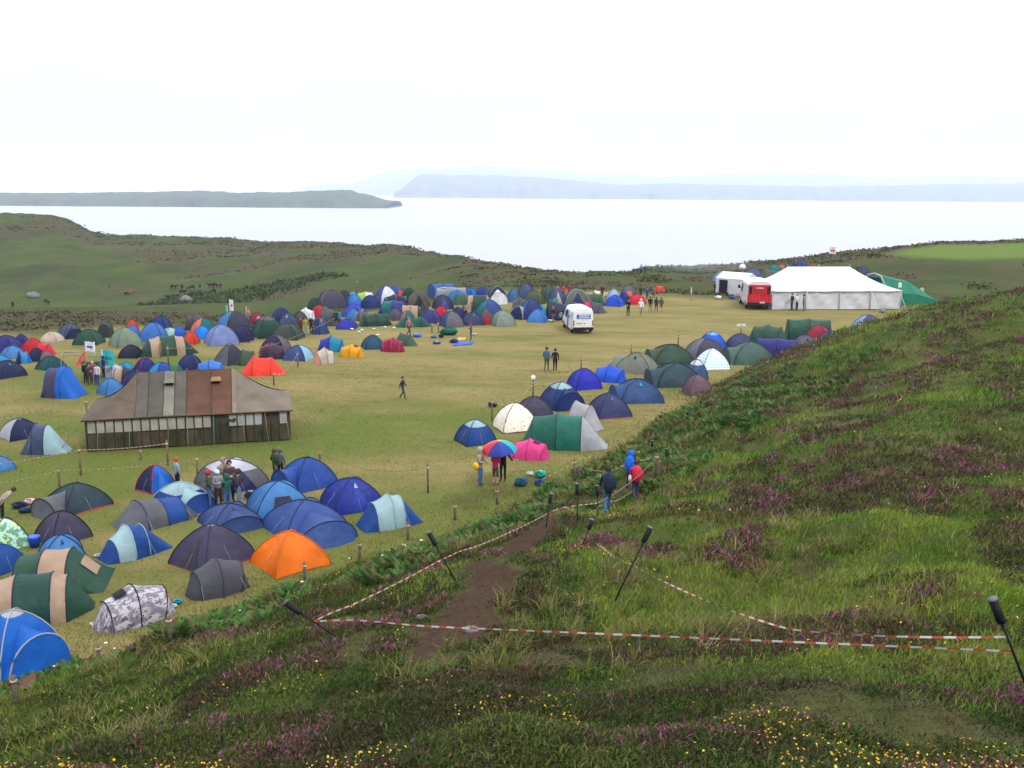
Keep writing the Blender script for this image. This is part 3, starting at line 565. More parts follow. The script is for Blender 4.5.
def build_loft(root, L, W, H, o, near):
    hoops = o.get('hoops') or TUN[o['t']]; p = o.get('p', 2.2); n = 17 if near else 11; A = []
    for x, w, h, tl in hoops:
        t = np.linspace(0, np.pi, n); c = sgnpow(np.cos(t), 2/p); s = np.sin(t)**(2/p)
        A.append(np.stack([x*L+tl*L*s, w*W*c, np.maximum(h*H*s, 0)], 1))
    segs = o.get('segs', [o['c']]); sag = o.get('sag', .05); main = o['c']; groups = {}
    for i in range(len(A)-1):
        c = segs[min(i, len(segs)-1)] if len(segs) > 1 else main; ts = np.linspace(0, 1, 6 if near else 4)
        R = np.array([A[i]+(A[i+1]-A[i])*t for t in ts])
        if hoops[i][2] > .1 and hoops[i+1][2] > .1:
            R[:, :, 2] *= (1-sag*np.sin(np.pi*ts))[:, None]; R[:, :, 1] *= (1-sag*.8*np.sin(np.pi*ts))[:, None]
        groups.setdefault(c, []).append((R, i))
    for c, Rs in groups.items():
        mb = MB(); [mb.grid(R) for R, i in Rs]
        ends = all(i in (0, len(A)-2) for _, i in Rs)
        mb.build('flysheet' if c == main else ('end_panel' if ends else 'fabric_panel'), M_(c), root)
    pc = o.get('pole', tuple(x*.55 for x in main) if not isinstance(main, str) else DGREY)
    for (x, w, h, tl), a in zip(hoops, A):
        if h > .1: MB().tube(a*np.array([1, 1.004, 1.006]), .02 if near else .024, 5).build('pole_sleeve', M_(pc), root)
    def patch(i, t0, t1, s0, s1, off):
        G = []
        for t in np.linspace(t0, t1, 5):
            r = A[i]+(A[i+1]-A[i])*t; idx = np.linspace(s0, s1, 7)*(n-1); lo = np.clip(idx.astype(int), 0, n-2); fr = (idx-lo)[:, None]; q = r[lo]*(1-fr)+r[lo+1]*fr
            G.append(q*np.array([1, 1+off/max(W, .1)*2, 1])+np.array([np.sign(hoops[i+1][2]-hoops[i][2])*-off*.8 if i in (0, len(A)-2) else 0, 0, off]))
        return np.array(G)
    if 'door' in o:
        i, c = o['door']; MB().grid(patch(i, .12, .88, .30, .70, .03)).build('door', M_(c), root)  # dark colours here paint the shaded interior of an open front
    if 'window' in o:
        i, c = o['window']; MB().grid(patch(i, .3, .7, *o.get('ws', (.40, .60)), .03)).build('window_panel', M_(c), root)
    if near and o.get('guys', True):
        for x, w, h, tl in hoops[1:-1:2]:
            for s in (-1, 1): MB().tube([(x*L, s*w*W*.8, h*H*.62), (x*L*1.15, s*w*W*1.8, .02)], .0045, 4).build('guy_rope', cloth((.3, .3, .3)), root)
ALL_TENTS = []
def tent(x0, x1, yt, yb, label, c, t='dome', yaw=0, asp=None, **o):
    o['c'] = c; o['t'] = t; xc = (x0+x1)/2; g = fhit(xc, yb); asp = asp or (.9 if t == 'dome' else .62 if t not in ('popup',) else .6)
    az = math.atan2(g.x, g.y); yaw = yaw if abs(yaw) > 3 or t != 'dome' else random.choice((-1, 1))*random.uniform(12, 38); y = rad(yaw); cs, sn = abs(math.cos(y)), abs(math.sin(y)); dist = (g-CAM).length; e = math.asin((HC-g.z)/dist)
    dp = depth(g); Wm = (x1-x0)*dp/F; Dp = Wm*(sn+asp*cs)/(cs+asp*sn); dp2 = dp+Dp*.5*math.cos(e)*(.6 if t == 'dome' else .8); Wm *= dp2/dp
    L = Wm/(cs+asp*sn); W = asp*L; Dp = L*sn+W*cs; dp2 = dp+Dp*.5*math.cos(e)
    if 'porch' in o: pass
    H = ((yb-yt)*dp2/F-Dp*.5*math.sin(e))/math.cos(e); H = max(H*.93, .36*min(L, W), .6); H = min(H, 2.6)
    h = Vector((g.x, g.y)).normalized()*(Dp*.5); cx, cy = g.x+h.x, g.y+h.y
    r = empty('tent', (cx, cy, hz(cx, cy)-.01), y-az, label, 'tent', GR); near = dp < 55
    (build_dome if t == 'dome' else build_loft)(r, L, W, H, o, near); ALL_TENTS.append(r); return r
T = tent
# --- nearest tents, lower part of the field
T(-26,65,609,681,'bright blue dome with pale grey stripes, nearest the bottom corner fence post',BRIGHT,yaw=28,sides={2:LGREY,1:LGREY},cap=LGREY,capv=.8,pole=LGREY,porch=(0,BRIGHT,.22))
T(-30,97,574,632,'green and beige tunnel tent, its dark end panel drooping beside the camouflage tent',DGRN,'long',yaw=-8,asp=.66,segs=[BEIGE,BEIGE,DGRN,BEIGE,GREEN],p=2.3,pole=NAVY)
T(4,116,549,601,'green and beige tunnel tent with a beige window in its sloping green end',DGRN,'long',yaw=-14,asp=.72,hoops=[(-.5,.3,.02,0),(-.36,.46,.85,0),(-.12,.5,1,0),(.14,.5,1,0),(.5,.46,.02,0)],segs=[BEIGE,GREEN,BEIGE,GREEN],window=(3,BEIGE),pole=NAVY)
T(91,180,584,634,'grey and white camouflage pop-up tent near the bracken','camo',yaw=20,asp=.6,t='popup',pole=BLACK,window=(1,BLACK))
T(41,86,533,566,'small light blue dome behind the beige window tunnel tent',SKY,yaw=5,vent=(0,NAVY),pole=NAVY)
T(-22,27,542,577,'turquoise and blue dome cut off by the picture edge',AQUA,yaw=30,sides={0:BLUE,1:BLUE})
T(-14,29,516,553,'green and white leaf patterned dome at the picture edge','floral',yaw=15,p=2)
T(37,91,509,547,'plain dark grey purple dome just above the small light blue dome',PURP,yaw=28,pole=BLACK,p=1.6)
T(44,112,481,517,'dark slate green dome with an orange hem and propped open grey porch',(.022,.04,.055),yaw=32,hem=ORED,porch=(3,GREY,.28),p=1.6)
T(97,176,521,564,'deep blue tent with a pale grey roof strip and a white corded porch',BLUE,'popup',yaw=24,asp=.6,hoops=[(-.5,.3,.02,0),(-.34,.40,.62,0),(-.12,.5,1,0),(.1,.46,.9,0),(.5,.32,.02,0)],segs=[BLUE,PALE,BLUE,BLUE],pole=PALE)
T(111,203,496,533,'long tent half dark grey, half royal blue, behind the pale strip blue tent',BLUE,'tunnel',yaw=22,asp=.66,hoops=[(-.5,.34,.02,0),(-.22,.5,1,0),(.04,.47,.92,0),(.3,.42,.8,0),(.5,.3,.02,0)],segs=[GREY,GREY,BLUE,GREY])
T(137,176,463,494,'two tone navy and bright blue tent with a red piped door',NAVY,yaw=35,sides={0:BRIGHT},door=(0,(.03,.12,.45)),hem=RED,pole=RED)
T(152,212,480,514,'blue dome with pale grey roof and a blue porch beside the standing group',BLUE,yaw=34,cap=PALE,capv=.5,porch=(0,BLUE,.3),porchroof=PALE,pole=PALE)
T(196,270,457,496,'big grey igloo tent with lilac white roof behind the standing group',GREY,yaw=22,cap=(.36,.36,.46),capv=.5,door=(0,NAVY),p=2.2)
T(199,264,502,534,'mid blue dome with a dark triangular vent below the standing group',STEEL,yaw=18,vent=(0,NAVY),pole=NAVY,porch=(0,STEEL,.12))
T(247,313,479,520,'sky blue dome with a lifted dark vent flap',SKY,yaw=12,pole=NAVY,window=(0,(.02,.025,.06)))
T(277,339,455,494,'royal blue dome with a rounded porch below two standing people',(.018,.055,.25),yaw=30,porch=(3,(.018,.055,.25),.2),pole=NAVY,cap=NAVY,capv=.88)
T(262,350,498,543,'large slate blue dome with a long porch above the orange tent',(.03,.065,.22),yaw=24,porch=(0,(.025,.06,.2),.42),pole=NAVY,cap=SLATE,capv=.86)
T(320,385,476,516,'indigo blue dome with a white triangular vent',(.016,.028,.22),yaw=20,vent=(0,LGREY),pole=NAVY,door=(0,(.02,.035,.25)))
T(353,427,492,534,'blue tent with pale grey roof strip, standing alone nearest the middle of the field',BLUE,'popup',yaw=22,asp=.6,hoops=[(-.5,.36,.02,0),(-.28,.45,.78,0),(-.02,.5,1,0),(.16,.46,.9,0),(.5,.34,.02,0)],segs=[BLUE,PALE,PALE,BLUE],pole=PALE)
T(171,257,522,576,'dark grey purple dome with its door tied open and a pale cap',PURP,yaw=38,cap=LILAC,capv=.88,door=(3,DGREY),p=1.55,hem=CRIM)
T(182,254,557,603,'dark grey half tunnel tent in front of the tied open dome',(.06,.06,.075),'popup',yaw=20,asp=.7,pole=DGREY)
T(251,331,530,579,'plain bright orange dome tent',ORNG,yaw=27,p=1.55,pole=(.5,.1,.006),door=(1,(.6,.12,.008)))
T(-14,15,455,473,'light blue tent cut off at the picture edge below the white and navy tents',SKY,yaw=20)
T(2,41,417,441,'navy dome with a pale grey seam beside the white backed grey tent',NAVY,yaw=20,sides={3:LGREY},cap=LGREY,capv=.9)
T(21,74,421,457,'grey blue tent with a white back half',SLATE,'popup',yaw=-24,asp=.62,segs=[SLATE,SLATE,PALE,WHITE],hoops=[(-.5,.4,.02,0),(-.2,.5,1,0),(.05,.48,.95,0),(.5,.3,.02,0)])
# --- west side, middle distance
T(41,89,364,400,'big bright blue tunnel tent with a grey roof band',BRIGHT,'tunnel',yaw=-32,asp=.8,hoops=[(-.5,.4,.02,0),(-.35,.48,.92,0),(-.02,.5,1,0),(.12,.5,.98,0),(.5,.44,.02,0)],segs=[NAVY,PURP,BRIGHT,BRIGHT],pole=BRIGHT)
T(98,125,377,396,'small plain light blue dome in front of the gazebo',SKY,yaw=28)
T(-9,26,359,379,'navy dome with a turquoise vent at the picture edge',NAVY,yaw=25,vent=(0,AQUA))
T(-10,13,354,368,'turquoise blue dome behind the turquoise vented navy tent',(.02,.16,.36),yaw=10)
T(-12,25,334,354,'large indigo dome at the picture edge, farthest along that edge',(.02,.02,.13),yaw=-28,sides={3:NAVY},p=1.9)
T(14,30,333,349,'indigo dome half hidden behind the larger indigo dome',(.02,.025,.16),yaw=0)
T(22,46,337,354,'taller of the two red dome tents, beside the indigo domes',RED,yaw=20,p=1.9)
T(31,58,342,356,'lower red tent with an orange flash',(.42,.012,.03),'ridge',yaw=-20,asp=.8)
T(2,25,345,359,'pale blue dome in front of the large indigo dome',SKY,yaw=10,p=2)
T(29,45,347,362,'dark navy dome in front of the red tents',NAVY,yaw=0,p=2)
T(15,33,349,364,'light blue and navy tent draped with a bright tarp',(.03,.2,.5),'ridge',yaw=10,sag=.2,segs=[NAVY,(.03,.2,.5),(.02,.14,.42)])
T(38,56,350,362,'small grey brown dome with a red window',MAUVE,yaw=10,window=(0,CRIM),p=2)
T(37,66,355,371,'dark bottle green dome above the big blue tunnel tent',(.008,.05,.055),yaw=35)
T(41,64,331,343,'beige dome with a dark vent',CREAM,yaw=-30,vent=(0,NAVY),p=2)
T(58,83,323,339,'slate blue dome with a navy porch next to the beige dome',SLATE,yaw=25,porch=(0,NAVY,.2),cap=LGREY,capv=.92,p=2)
T(74,105,328,346,'wide moss green dome beside the slate blue dome',GREEN,yaw=-25,c2=None,p=1.9)
T(98,114,321,338,'narrow dark grey green tunnel tent end on',(.04,.055,.05),'tube',yaw=80,asp=.7,door=(0,(.025,.04,.035)))
T(110,142,326,348,'pale sage green dome',SAGE,yaw=22,p=1.9)
T(126,139,319,333,'small orange dome behind the pale sage dome',ORED,yaw=0,p=2.1)
T(125,140,324,337,'small bright blue dome behind the pale sage dome',(.03,.13,.45),yaw=0,p=2)
T(149,173,315,333,'tall navy dome behind the light blue dome',(.015,.03,.14),yaw=-20,p=2)
T(140,168,321,343,'tall light blue dome with navy seams',(.04,.13,.40),yaw=-18,p=2,pole=NAVY)
T(119,143,344,359,'low black navy dome beside the dark green porch',(.012,.014,.03),yaw=-20,p=2)
T(138,199,334,357,'long tunnel tent in dark green with two beige bands',GREEN,'long',yaw=10,asp=.5,hoops=[(-.5,.34,.02,0),(-.32,.48,.85,0),(-.14,.5,1,0),(.10,.5,1,0),(.26,.46,.9,0),(.5,.3,.02,0)],segs=[DGRN,BEIGE,GREEN,BEIGE,DGRN])
T(160,181,327,339,'mint green dome behind the two band tunnel tent',MINT,yaw=0,p=2)
T(171,187,325,338,'mid blue dome behind the two band tunnel tent',(.02,.08,.36),yaw=0,p=2.1)
T(183,200,331,345,'orange dome at the end of the two band tunnel tent',ORED,yaw=0,p=2.1)
T(183,209,312,331,'dark grey tunnel tent behind the orange and teal tent',(.05,.05,.065),'popup',yaw=-20,asp=.7)
T(191,217,317,334,'salmon and teal dome behind the vivid blue tent',TEAL,yaw=32,sides={3:SALM},p=2)
T(193,212,325,340,'vivid blue tent in front of the salmon and teal dome',(.01,.17,.6),yaw=20,door=(1,NAVY))
T(205,239,323,346,'lilac blue panelled dome',LILAC,yaw=12,p=1.9)
T(230,254,324,343,'navy dome with a red tape line across it',(.02,.02,.07),yaw=-15,p=2)
T(217,252,310,330,'tall light blue tent with dark grey front beside the flags',SKY,yaw=24,sides={1:SLATE,0:DGREY},p=2)
T(250,265,312,324,'small crimson dome with a pale front',CRIM,yaw=0,window=(0,CREAM),p=2.1)
T(251,285,314,339,'large dark green dome with a grey roof band',DGRN,yaw=20,sides={1:(.015,.06,.05)},cap=GREY,capv=.66,p=2)
T(271,293,306,327,'navy dome with a blue piped arch behind the large green dome',NAVY,yaw=10,pole=BRIGHT,p=2)
T(278,299,312,329,'slate blue dome with a white vent',SLATE,yaw=-20,vent=(0,WHITE),p=1.9)
T(292,309,310,326,'charcoal dome in front of the yellow and white tent',(.035,.04,.045),yaw=10,p=2)
T(295,317,306,323,'white tent with a yellow top corner',WHITE,'popup',yaw=-15,asp=.6,segs=[YEL,WHITE,WHITE,WHITE])
T(271,305,322,341,'low olive grey dome in front of the large dark green dome',(.035,.05,.042),yaw=-20,p=2)
T(309,332,315,335,'steel blue tent behind the group of standing friends',STEEL,'ridge',yaw=20,asp=.9)
T(307,323,297,312,'dark green dome at the back edge of the camp beside the big plum dome',DGRN,yaw=0,p=2)
T(311,328,304,318,'bright red dome in the crowded part of the camp',RED,yaw=0,p=2.2)
T(316,346,287,309,'big plum grey dome with a yellow piped edge',PURP,yaw=15,pole=(.22,.19,.05),p=2)
T(337,352,289,304,'plum tent just beyond the big plum dome',(.04,.035,.075),yaw=0,p=2)
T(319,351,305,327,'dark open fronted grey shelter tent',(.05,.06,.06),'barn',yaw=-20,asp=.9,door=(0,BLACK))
T(336,358,318,330,'small royal blue dome by itself at the edge of the crowd',ROYAL,yaw=-12,p=1.8)
T(346,363,293,308,'light blue dome behind the violet blue dome',(.03,.14,.42),yaw=0,p=2)
T(342,366,303,318,'violet blue dome above the pale blue tent',(.035,.05,.36),yaw=-20,p=2)
T(346,361,308,320,'pale blue tent in front of the violet blue dome',SKY,yaw=20,p=1.8)
T(348,358,291,300,'small mint tent at the far edge of the camp',(.08,.34,.3),yaw=0,p=2)
T(355,376,291,302,'low lime and white tent at the far edge of the camp',WHITE,'tunnel',yaw=0,segs=[(.25,.4,.05),(.25,.4,.05),WHITE,WHITE])
T(360,381,294,309,'deep navy dome beside the light blue dome',(.015,.025,.11),yaw=25,p=1.9)
T(353,373,308,322,'grey pop-up tent with a black opening',GREY,'popup',yaw=-20,window=(2,BLACK),pole=CREAM)  # black patch on the skin paints the shade within the opening
T(357,394,312,327,'wide bottle green tunnel tent with tape across it',(.012,.045,.03),'tunnel',yaw=12,asp=.6)
T(374,398,285,304,'violet tent with a white arched front',(.05,.06,.25),yaw=25,sides={0:WHITE},p=2)
T(388,406,285,299,'mid blue dome behind the violet and white tent',(.02,.08,.28),yaw=0,p=2)
T(380,410,293,306,'black navy tent with pale roof edge in the crowd',NAVY,'popup',yaw=14,asp=.6,pole=LGREY)
T(394,405,289,299,'small orange red tent in the crowd',ORED,yaw=0,p=2.2)
T(376,411,299,315,'large indigo tunnel tent with a teal stripe',(.03,.035,.17),'tunnel',yaw=-14,segs=[(.03,.035,.17),TEAL,(.03,.035,.17),(.03,.035,.17)])
T(387,404,308,321,'grey violet dome with a red hem',(.075,.07,.1),yaw=0,hem=CRIM,p=2.1)
T(396,425,304,318,'short green tunnel tent with two beige bands, behind the pink and teal dome',GREEN,'tunnel',yaw=0,asp=.6,segs=[DGRN,BEIGE,BEIGE,DGRN],hoops=[(-.5,.34,.02,0),(-.28,.5,1,0),(.0,.5,1,0),(.26,.48,.95,0),(.5,.3,.02,0)])
T(401,417,287,301,'forest green dome at the back of the crowd',DGRN,yaw=0,p=2)
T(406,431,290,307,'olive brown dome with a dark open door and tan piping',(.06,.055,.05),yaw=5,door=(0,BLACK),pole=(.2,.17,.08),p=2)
T(400,415,310,322,'small pink and teal dome',TEAL,yaw=30,sides={3:(.3,.12,.2)},p=2)
T(394,433,314,328,'wide bottle green twin peaked tent by a tape post',(.008,.06,.045),'ridge',yaw=6,asp=.6,sag=.3,p=1.7)
T(417,433,300,315,'dark brown grey ridge tent',(.05,.045,.055),'ridge',yaw=40,p=1.2,asp=.8)
T(420,442,309,324,'royal purple dome in the crowd',(.035,.035,.16),yaw=-20,p=2)
T(432,454,294,310,'navy purple arched tent with an open front',(.025,.025,.08),yaw=12,door=(0,(.05,.055,.17)),p=2.2)
T(432,449,306,319,'red dome behind the grey and blue dome',(.42,.015,.03),yaw=0,p=2.1)
T(426,457,282,298,'tall blue family tent at the back of the camp',(.025,.07,.24),'tube',yaw=25,asp=.7,p=2.6)
T(434,468,286,300,'long grey windowed awning tent beside the tall blue family tent',(.2,.22,.25),'tube',yaw=4,asp=.5,p=3.2,window=(1,LGREY))
T(447,466,289,302,'sky blue dome in front of the grey awning',(.03,.13,.36),yaw=-20,p=1.9)
T(450,471,292,305,'sage green low ridge tent in front of the grey awning',(.035,.085,.06),'ridge',yaw=0,p=1.5)
T(463,478,287,299,'bright blue low tent behind the green and beige tunnel',(.02,.12,.46),yaw=0,p=1.9)
T(475,489,286,300,'indigo dome at the back beside the white fronted tent',(.03,.04,.24),yaw=0,p=2.2)
T(486,508,285,304,'navy arched tent with white rim and white porch',NAVY,yaw=8,pole=LGREY,p=2.2,porch=(0,WHITE,.25))
T(458,496,293,314,'long green tunnel tent with beige bands in the middle of the crowd',GREEN,'tunnel',yaw=-8,asp=.6,segs=[DGRN,BEIGE,GREEN,BEIGE],hoops=[(-.5,.34,.02,0),(-.24,.5,.95,0),(-.08,.5,1,0),(.28,.48,1,0),(.5,.3,.02,0)])
T(439,464,310,328,'blue dome with a mauve grey front',STEEL,yaw=22,sides={0:(.11,.1,.13)},p=2)
T(450,466,306,321,'dark navy dome behind the mauve fronted blue dome',(.018,.02,.08),yaw=0,p=2)
T(461,485,311,326,'slate navy dome with a turquoise cap vent',(.025,.035,.09),yaw=15,vent=(0,AQUA),p=1.7)
T(474,504,298,320,'blue dome with a teal side panel',(.02,.06,.2),yaw=30,sides={3:(.01,.12,.16)},p=2)
T(479,494,307,325,'plum grey open tent with red things inside',(.09,.07,.09),yaw=5,door=(0,RED),p=2.1)
T(490,516,309,327,'pale grey green pyramid dome on its own at the crowd edge',(.16,.21,.175),yaw=18,p=1.7)
T(506,521,288,302,'blue dome beside the tall slate tent',(.03,.10,.26),yaw=0,p=2,window=(0,(.1,.12,.12)))
T(514,538,282,302,'tall slate blue dome at the back of the camp',(.03,.06,.13),yaw=20,p=1.8)
T(523,546,290,305,'olive green dome in the far crowd',(.06,.08,.035),yaw=0,p=2.1)
T(510,529,296,311,'brown and grey low tent in the far crowd',(.075,.06,.055),'popup',yaw=0,cap=None,segs=[LGREY,GREY,(.075,.06,.055),(.06,.05,.05)])
T(509,529,305,320,'navy dome with a white side',NAVY,yaw=-28,sides={1:LGREY},pole=LGREY,p=2)
T(519,544,297,320,'tall indigo dome behind the two light blue domes',(.022,.035,.14),yaw=15,sides={3:(.02,.09,.3)},p=2)
T(530,546,303,316,'cyan dome behind the light blue dome',(.01,.24,.50),yaw=0,p=2)
T(527,548,308,323,'light blue dome at the crowd edge near the white van',(.045,.15,.42),yaw=-12,p=1.9)
T(539,556,284,302,'grey green dome at the back below the hi-vis jacket',(.05,.085,.07),yaw=0,p=2)
T(547,566,287,305,'steel blue tent behind the teal tarp',(.04,.07,.17),yaw=20,p=2,door=(0,CREAM))
T(543,563,295,314,'teal tarp tent beside the dark marquee tent',(.008,.15,.16),'ridge',yaw=30,asp=.9,sag=.15,segs=[(.006,.09,.07),(.008,.15,.16),(.008,.15,.16)])
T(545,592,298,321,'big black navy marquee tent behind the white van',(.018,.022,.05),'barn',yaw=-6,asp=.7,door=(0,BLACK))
T(562,591,288,306,'grey olive dome with an open front beyond the white van',(.085,.095,.08),yaw=8,sides={1:(.03,.06,.05)},door=(0,NAVY),pole=LGREY,p=2.1)
T(582,606,292,306,'grey and green tunnel tent with a pale window',GREEN,'tunnel',yaw=-10,segs=[GREY,GREY,(.03,.09,.05),(.03,.09,.05)],window=(1,CREAM))
T(568,588,301,316,'violet and pale tent just over the white van roof',VIOL,'ridge',yaw=0,segs=[(.05,.06,.2),VIOL,LILAC])
T(580,594,300,314,'red and pink tent just over the white van roof',(.45,.03,.07),'ridge',yaw=10,p=1.6)
T(583,609,301,314,'slate grey ridge tent beside the white van',(.06,.06,.085),'ridge',yaw=-12,asp=.8,p=1.5)
T(604,625,294,307,'strong blue dome near the strolling people',(.015,.06,.40),yaw=-18,p=1.8)
T(618,630,291,304,'dark blue dome behind the strong blue dome',(.02,.035,.18),yaw=0,p=2)
T(606,621,288,302,'pale blue and white dome behind the strong blue dome',(.25,.36,.5),yaw=10,p=2)
T(590,604,289,302,'low white tent with an orange side',(.5,.42,.36),'ridge',yaw=0,segs=[(.45,.05,.04),(.55,.5,.42),(.5,.2,.03)])
T(619,638,284,302,'grey violet dome with an orange window',(.09,.085,.12),yaw=5,window=(0,(.6,.12,.04)),p=2.1)
T(628,646,294,305,'scarlet dome next to the strolling people',(.50,.012,.035),yaw=-12,p=2.1)
T(653,666,285,292,'small orange tent far off below the ridge',ORED,'ridge',yaw=0,p=1.6)
# --- loose row behind the brown marquee
T(214,248,342,366,'pointed navy grey tent with a white cap',(.035,.035,.055),yaw=38,sides={3:GREY},cap=WHITE,capv=.88,p=1.35)
T(233,264,348,367,'olive green ridge tent next to the white capped tent',(.04,.075,.045),'ridge',yaw=-28,asp=.6,p=1.5)
T(239,288,354,377,'orange red low tent with a draped flysheet',(.62,.035,.02),'ridge',yaw=-8,asp=.7,p=1.5,sag=.12)
T(260,292,334,355,'navy dome with a grey end and red piping',NAVY,yaw=-20,sides={1:GREY},pole=CRIM,p=2)
T(257,288,341,360,'dark plum tunnel tent with an orange top and red trim',(.035,.025,.05),'popup',yaw=-14,asp=.7,pole=RED,window=(1,ORED))
T(283,314,344,362,'slate blue dome with a pale blue back',(.03,.055,.17),yaw=-25,sides={1:(.22,.40,.55)},p=2)
T(316,347,334,353,'royal blue tent joined to a teal blue end',ROYAL,'popup',yaw=-12,asp=.65,segs=[ROYAL,ROYAL,(.01,.17,.3),(.01,.17,.3)],p=2)
T(312,338,346,365,'cream and pink pop-up tent with a red patch',CREAM,'popup',yaw=-160,asp=.75,segs=[(.55,.3,.24),(.45,.4,.36),CREAM,(.55,.24,.2)],window=(1,RED))
T(337,366,343,358,'yellow pop-up tent on the open grass',YEL,'popup',yaw=-14,asp=.62,window=(2,BLACK))
T(361,385,334,350,'dark petrol blue dome',(.012,.06,.11),yaw=14,p=1.9)
T(379,407,336,353,'crimson tent beside the green ridge tent',CRIM,'popup',yaw=160,asp=.6,pole=(.5,.1,.15))
T(390,421,332,347,'grey green ridge tent behind the crimson tent',(.035,.07,.05),'ridge',yaw=-28,asp=.6,p=1.4)
T(102,126,362,378,'white tent behind the brown marquee near the gazebo',(.35,.35,.46),'popup',yaw=-18)
T(117,137,361,376,'turquoise dome behind the white tent',(.015,.2,.36),yaw=0,p=2)
T(110,142,365,389,'beige and black tunnel tent behind the brown marquee',(.035,.035,.05),'tunnel',yaw=-25,segs=[BEIGE,BEIGE,(.035,.035,.05),NAVY])
T(121,148,369,393,'navy dome tucked against the brown marquee roof',(.018,.022,.08),yaw=12,p=2)
T(134,159,356,377,'indigo dome with a red guy line above the marquee',(.02,.02,.13),yaw=22,pole=(.3,.02,.1),p=1.9)
T(149,176,361,380,'blue dome with a turquoise side, poking over the marquee',(.02,.05,.26),yaw=28,sides={3:(.015,.2,.42)},p=2)
T(164,186,362,378,'green tent poking over the marquee',(.02,.11,.06),'ridge',yaw=0)
T(177,203,353,374,'navy dome with white door ties beside the sky blue tent',(.015,.022,.09),yaw=-14,p=2)
T(194,227,358,377,'sky blue tent poking over the rust coloured marquee panel',(.035,.14,.46),'popup',yaw=-8,asp=.7,pole=NAVY)
# --- row along the foot of the heather hill
T(454,497,418,447,'blue dome with a pale grey roof near the rainbow umbrella',(.012,.045,.20),yaw=26,cap=PALE,capv=.6,sides={3:(.012,.04,.16)},hem=BLACK,p=1.8)
T(492,539,401,434,'white dome with a small sprig pattern','sprig',yaw=20,p=1.9,hem=NAVY)
T(515,554,395,420,'purple grey dome behind the sprig patterned dome',PURP,yaw=15,cap=LILAC,capv=.92,p=1.9)
T(538,584,380,411,'navy blue dome with pale grey roof and a low porch',(.015,.035,.14),yaw=28,cap=PALE,capv=.62,porch=(0,(.012,.028,.11),.18),p=1.9)
T(566,602,367,391,'royal blue dome with dark seams',(.018,.024,.34),yaw=24,pole=NAVY,p=1.9)
T(589,630,363,384,'cobalt blue low tent',(.016,.075,.48),'popup',yaw=-20,asp=.75,p=1.8)
T(614,659,351,375,'grey tunnel dome with olive tint',(.13,.145,.12),yaw=-14,porch=(3,(.12,.14,.115),.12),vent=(0,BLACK),p=1.8)
T(647,695,343,366,'dark forest green dome behind the grey olive tent',(.022,.05,.033),yaw=14,porch=(3,(.03,.055,.035),.12),p=1.9)
T(611,664,377,405,'steel blue dome with a turquoise vent',(.022,.055,.16),yaw=16,vent=(0,AQUA),porch=(3,(.02,.06,.15),.12),p=1.9)
T(585,632,391,420,'slate navy pointed dome with a small blue vent',(.032,.038,.11),yaw=26,vent=(0,SKY),p=1.6,hem=CRIM)
T(556,609,400,433,'silver grey tent with an orange end',(.27,.27,.29),'ridge',yaw=-32,asp=.7,segs=[(.58,.14,.03),(.27,.27,.29),(.28,.28,.31)],p=1.7)
T(519,609,411,452,'large teal green tunnel tent with a silver roof',(.012,.10,.075),'long',yaw=-4,asp=.52,hoops=[(-.5,.34,.02,0),(-.36,.46,.85,0),(-.08,.5,1,0),(.2,.48,.92,0),(.5,.22,.02,0)],segs=[(.012,.10,.075),(.012,.085,.06),(.012,.11,.08),(.27,.29,.31)],pole=NAVY,roof=1)
T(507,552,437,462,'hot pink pop-up tent',PINK,'popup',yaw=-14,asp=.6,window=(2,(.08,.01,.06)))
T(648,704,361,389,'dark blue green tent with a porch beside the mauve dome',(.018,.045,.06),yaw=14,porch=(3,(.018,.045,.06),.16),hem=CRIM,p=1.9)
T(684,708,358,381,'blue dome with a white cap behind the mauve dome',(.05,.09,.2),yaw=25,cap=WHITE,capv=.6,p=1.9)
T(682,712,373,396,'small mauve dome against the green hill',MAUVE,yaw=20,p=2)
T(693,730,347,371,'pale blue patterned pyramid tent','stripe',yaw=24,p=1.5)
T(684,727,337,360,'grey violet dome with a dark half',(.12,.12,.15),yaw=24,sides={0:PURP},p=2)
T(697,727,330,353,'electric blue and pale dome behind the grey violet dome',(.012,.09,.52),yaw=15,cap=(.15,.3,.55),capv=.7,p=1.9)
T(723,757,332,356,'slate purple dome beside the sign post',(.04,.045,.12),yaw=15,p=2)
T(726,774,340,366,'grey green dome with a porch at the foot of the hill',(.045,.09,.075),yaw=14,porch=(3,(.05,.095,.08),.14),p=2)
T(744,790,323,347,'large green dome tunnel behind the indigo tube tent',(.025,.065,.045),'tunnel',yaw=-10,asp=.7)
T(753,773,330,345,'cream fronted tent with a green and orange stripe',(.38,.3,.2),yaw=0,window=(0,(.03,.3,.1)),cap=ORNG,capv=.8,p=1.9)
T(754,800,337,357,'long indigo tube tent',(.03,.03,.17),'tube',yaw=-6,asp=.4)
T(783,832,317,341,'long plain green tube tent',(.018,.07,.05),'tube',yaw=12,asp=.45)
T(790,820,333,358,'grey purple round dome beside the crimson dome',(.085,.075,.12),yaw=10,vent=(0,BLACK),p=2.2)
T(804,831,323,345,'crimson dome beside the long green tube tent',(.26,.02,.045),yaw=-10,p=2.1)
T(815,848,329,352,'slate blue dome behind the hill crest',(.045,.05,.13),yaw=5,p=2.1)
T(850,884,313,336,'pale and dark blue dome half hidden by the hill crest',(.04,.045,.16),yaw=28,sides={3:(.2,.28,.5)},p=2)
T(850,872,320,340,'orange and grey tent half hidden by the hill crest',(.09,.11,.13),'ridge',yaw=0,segs=[(.09,.11,.13),(.09,.11,.13),(.5,.14,.05)])
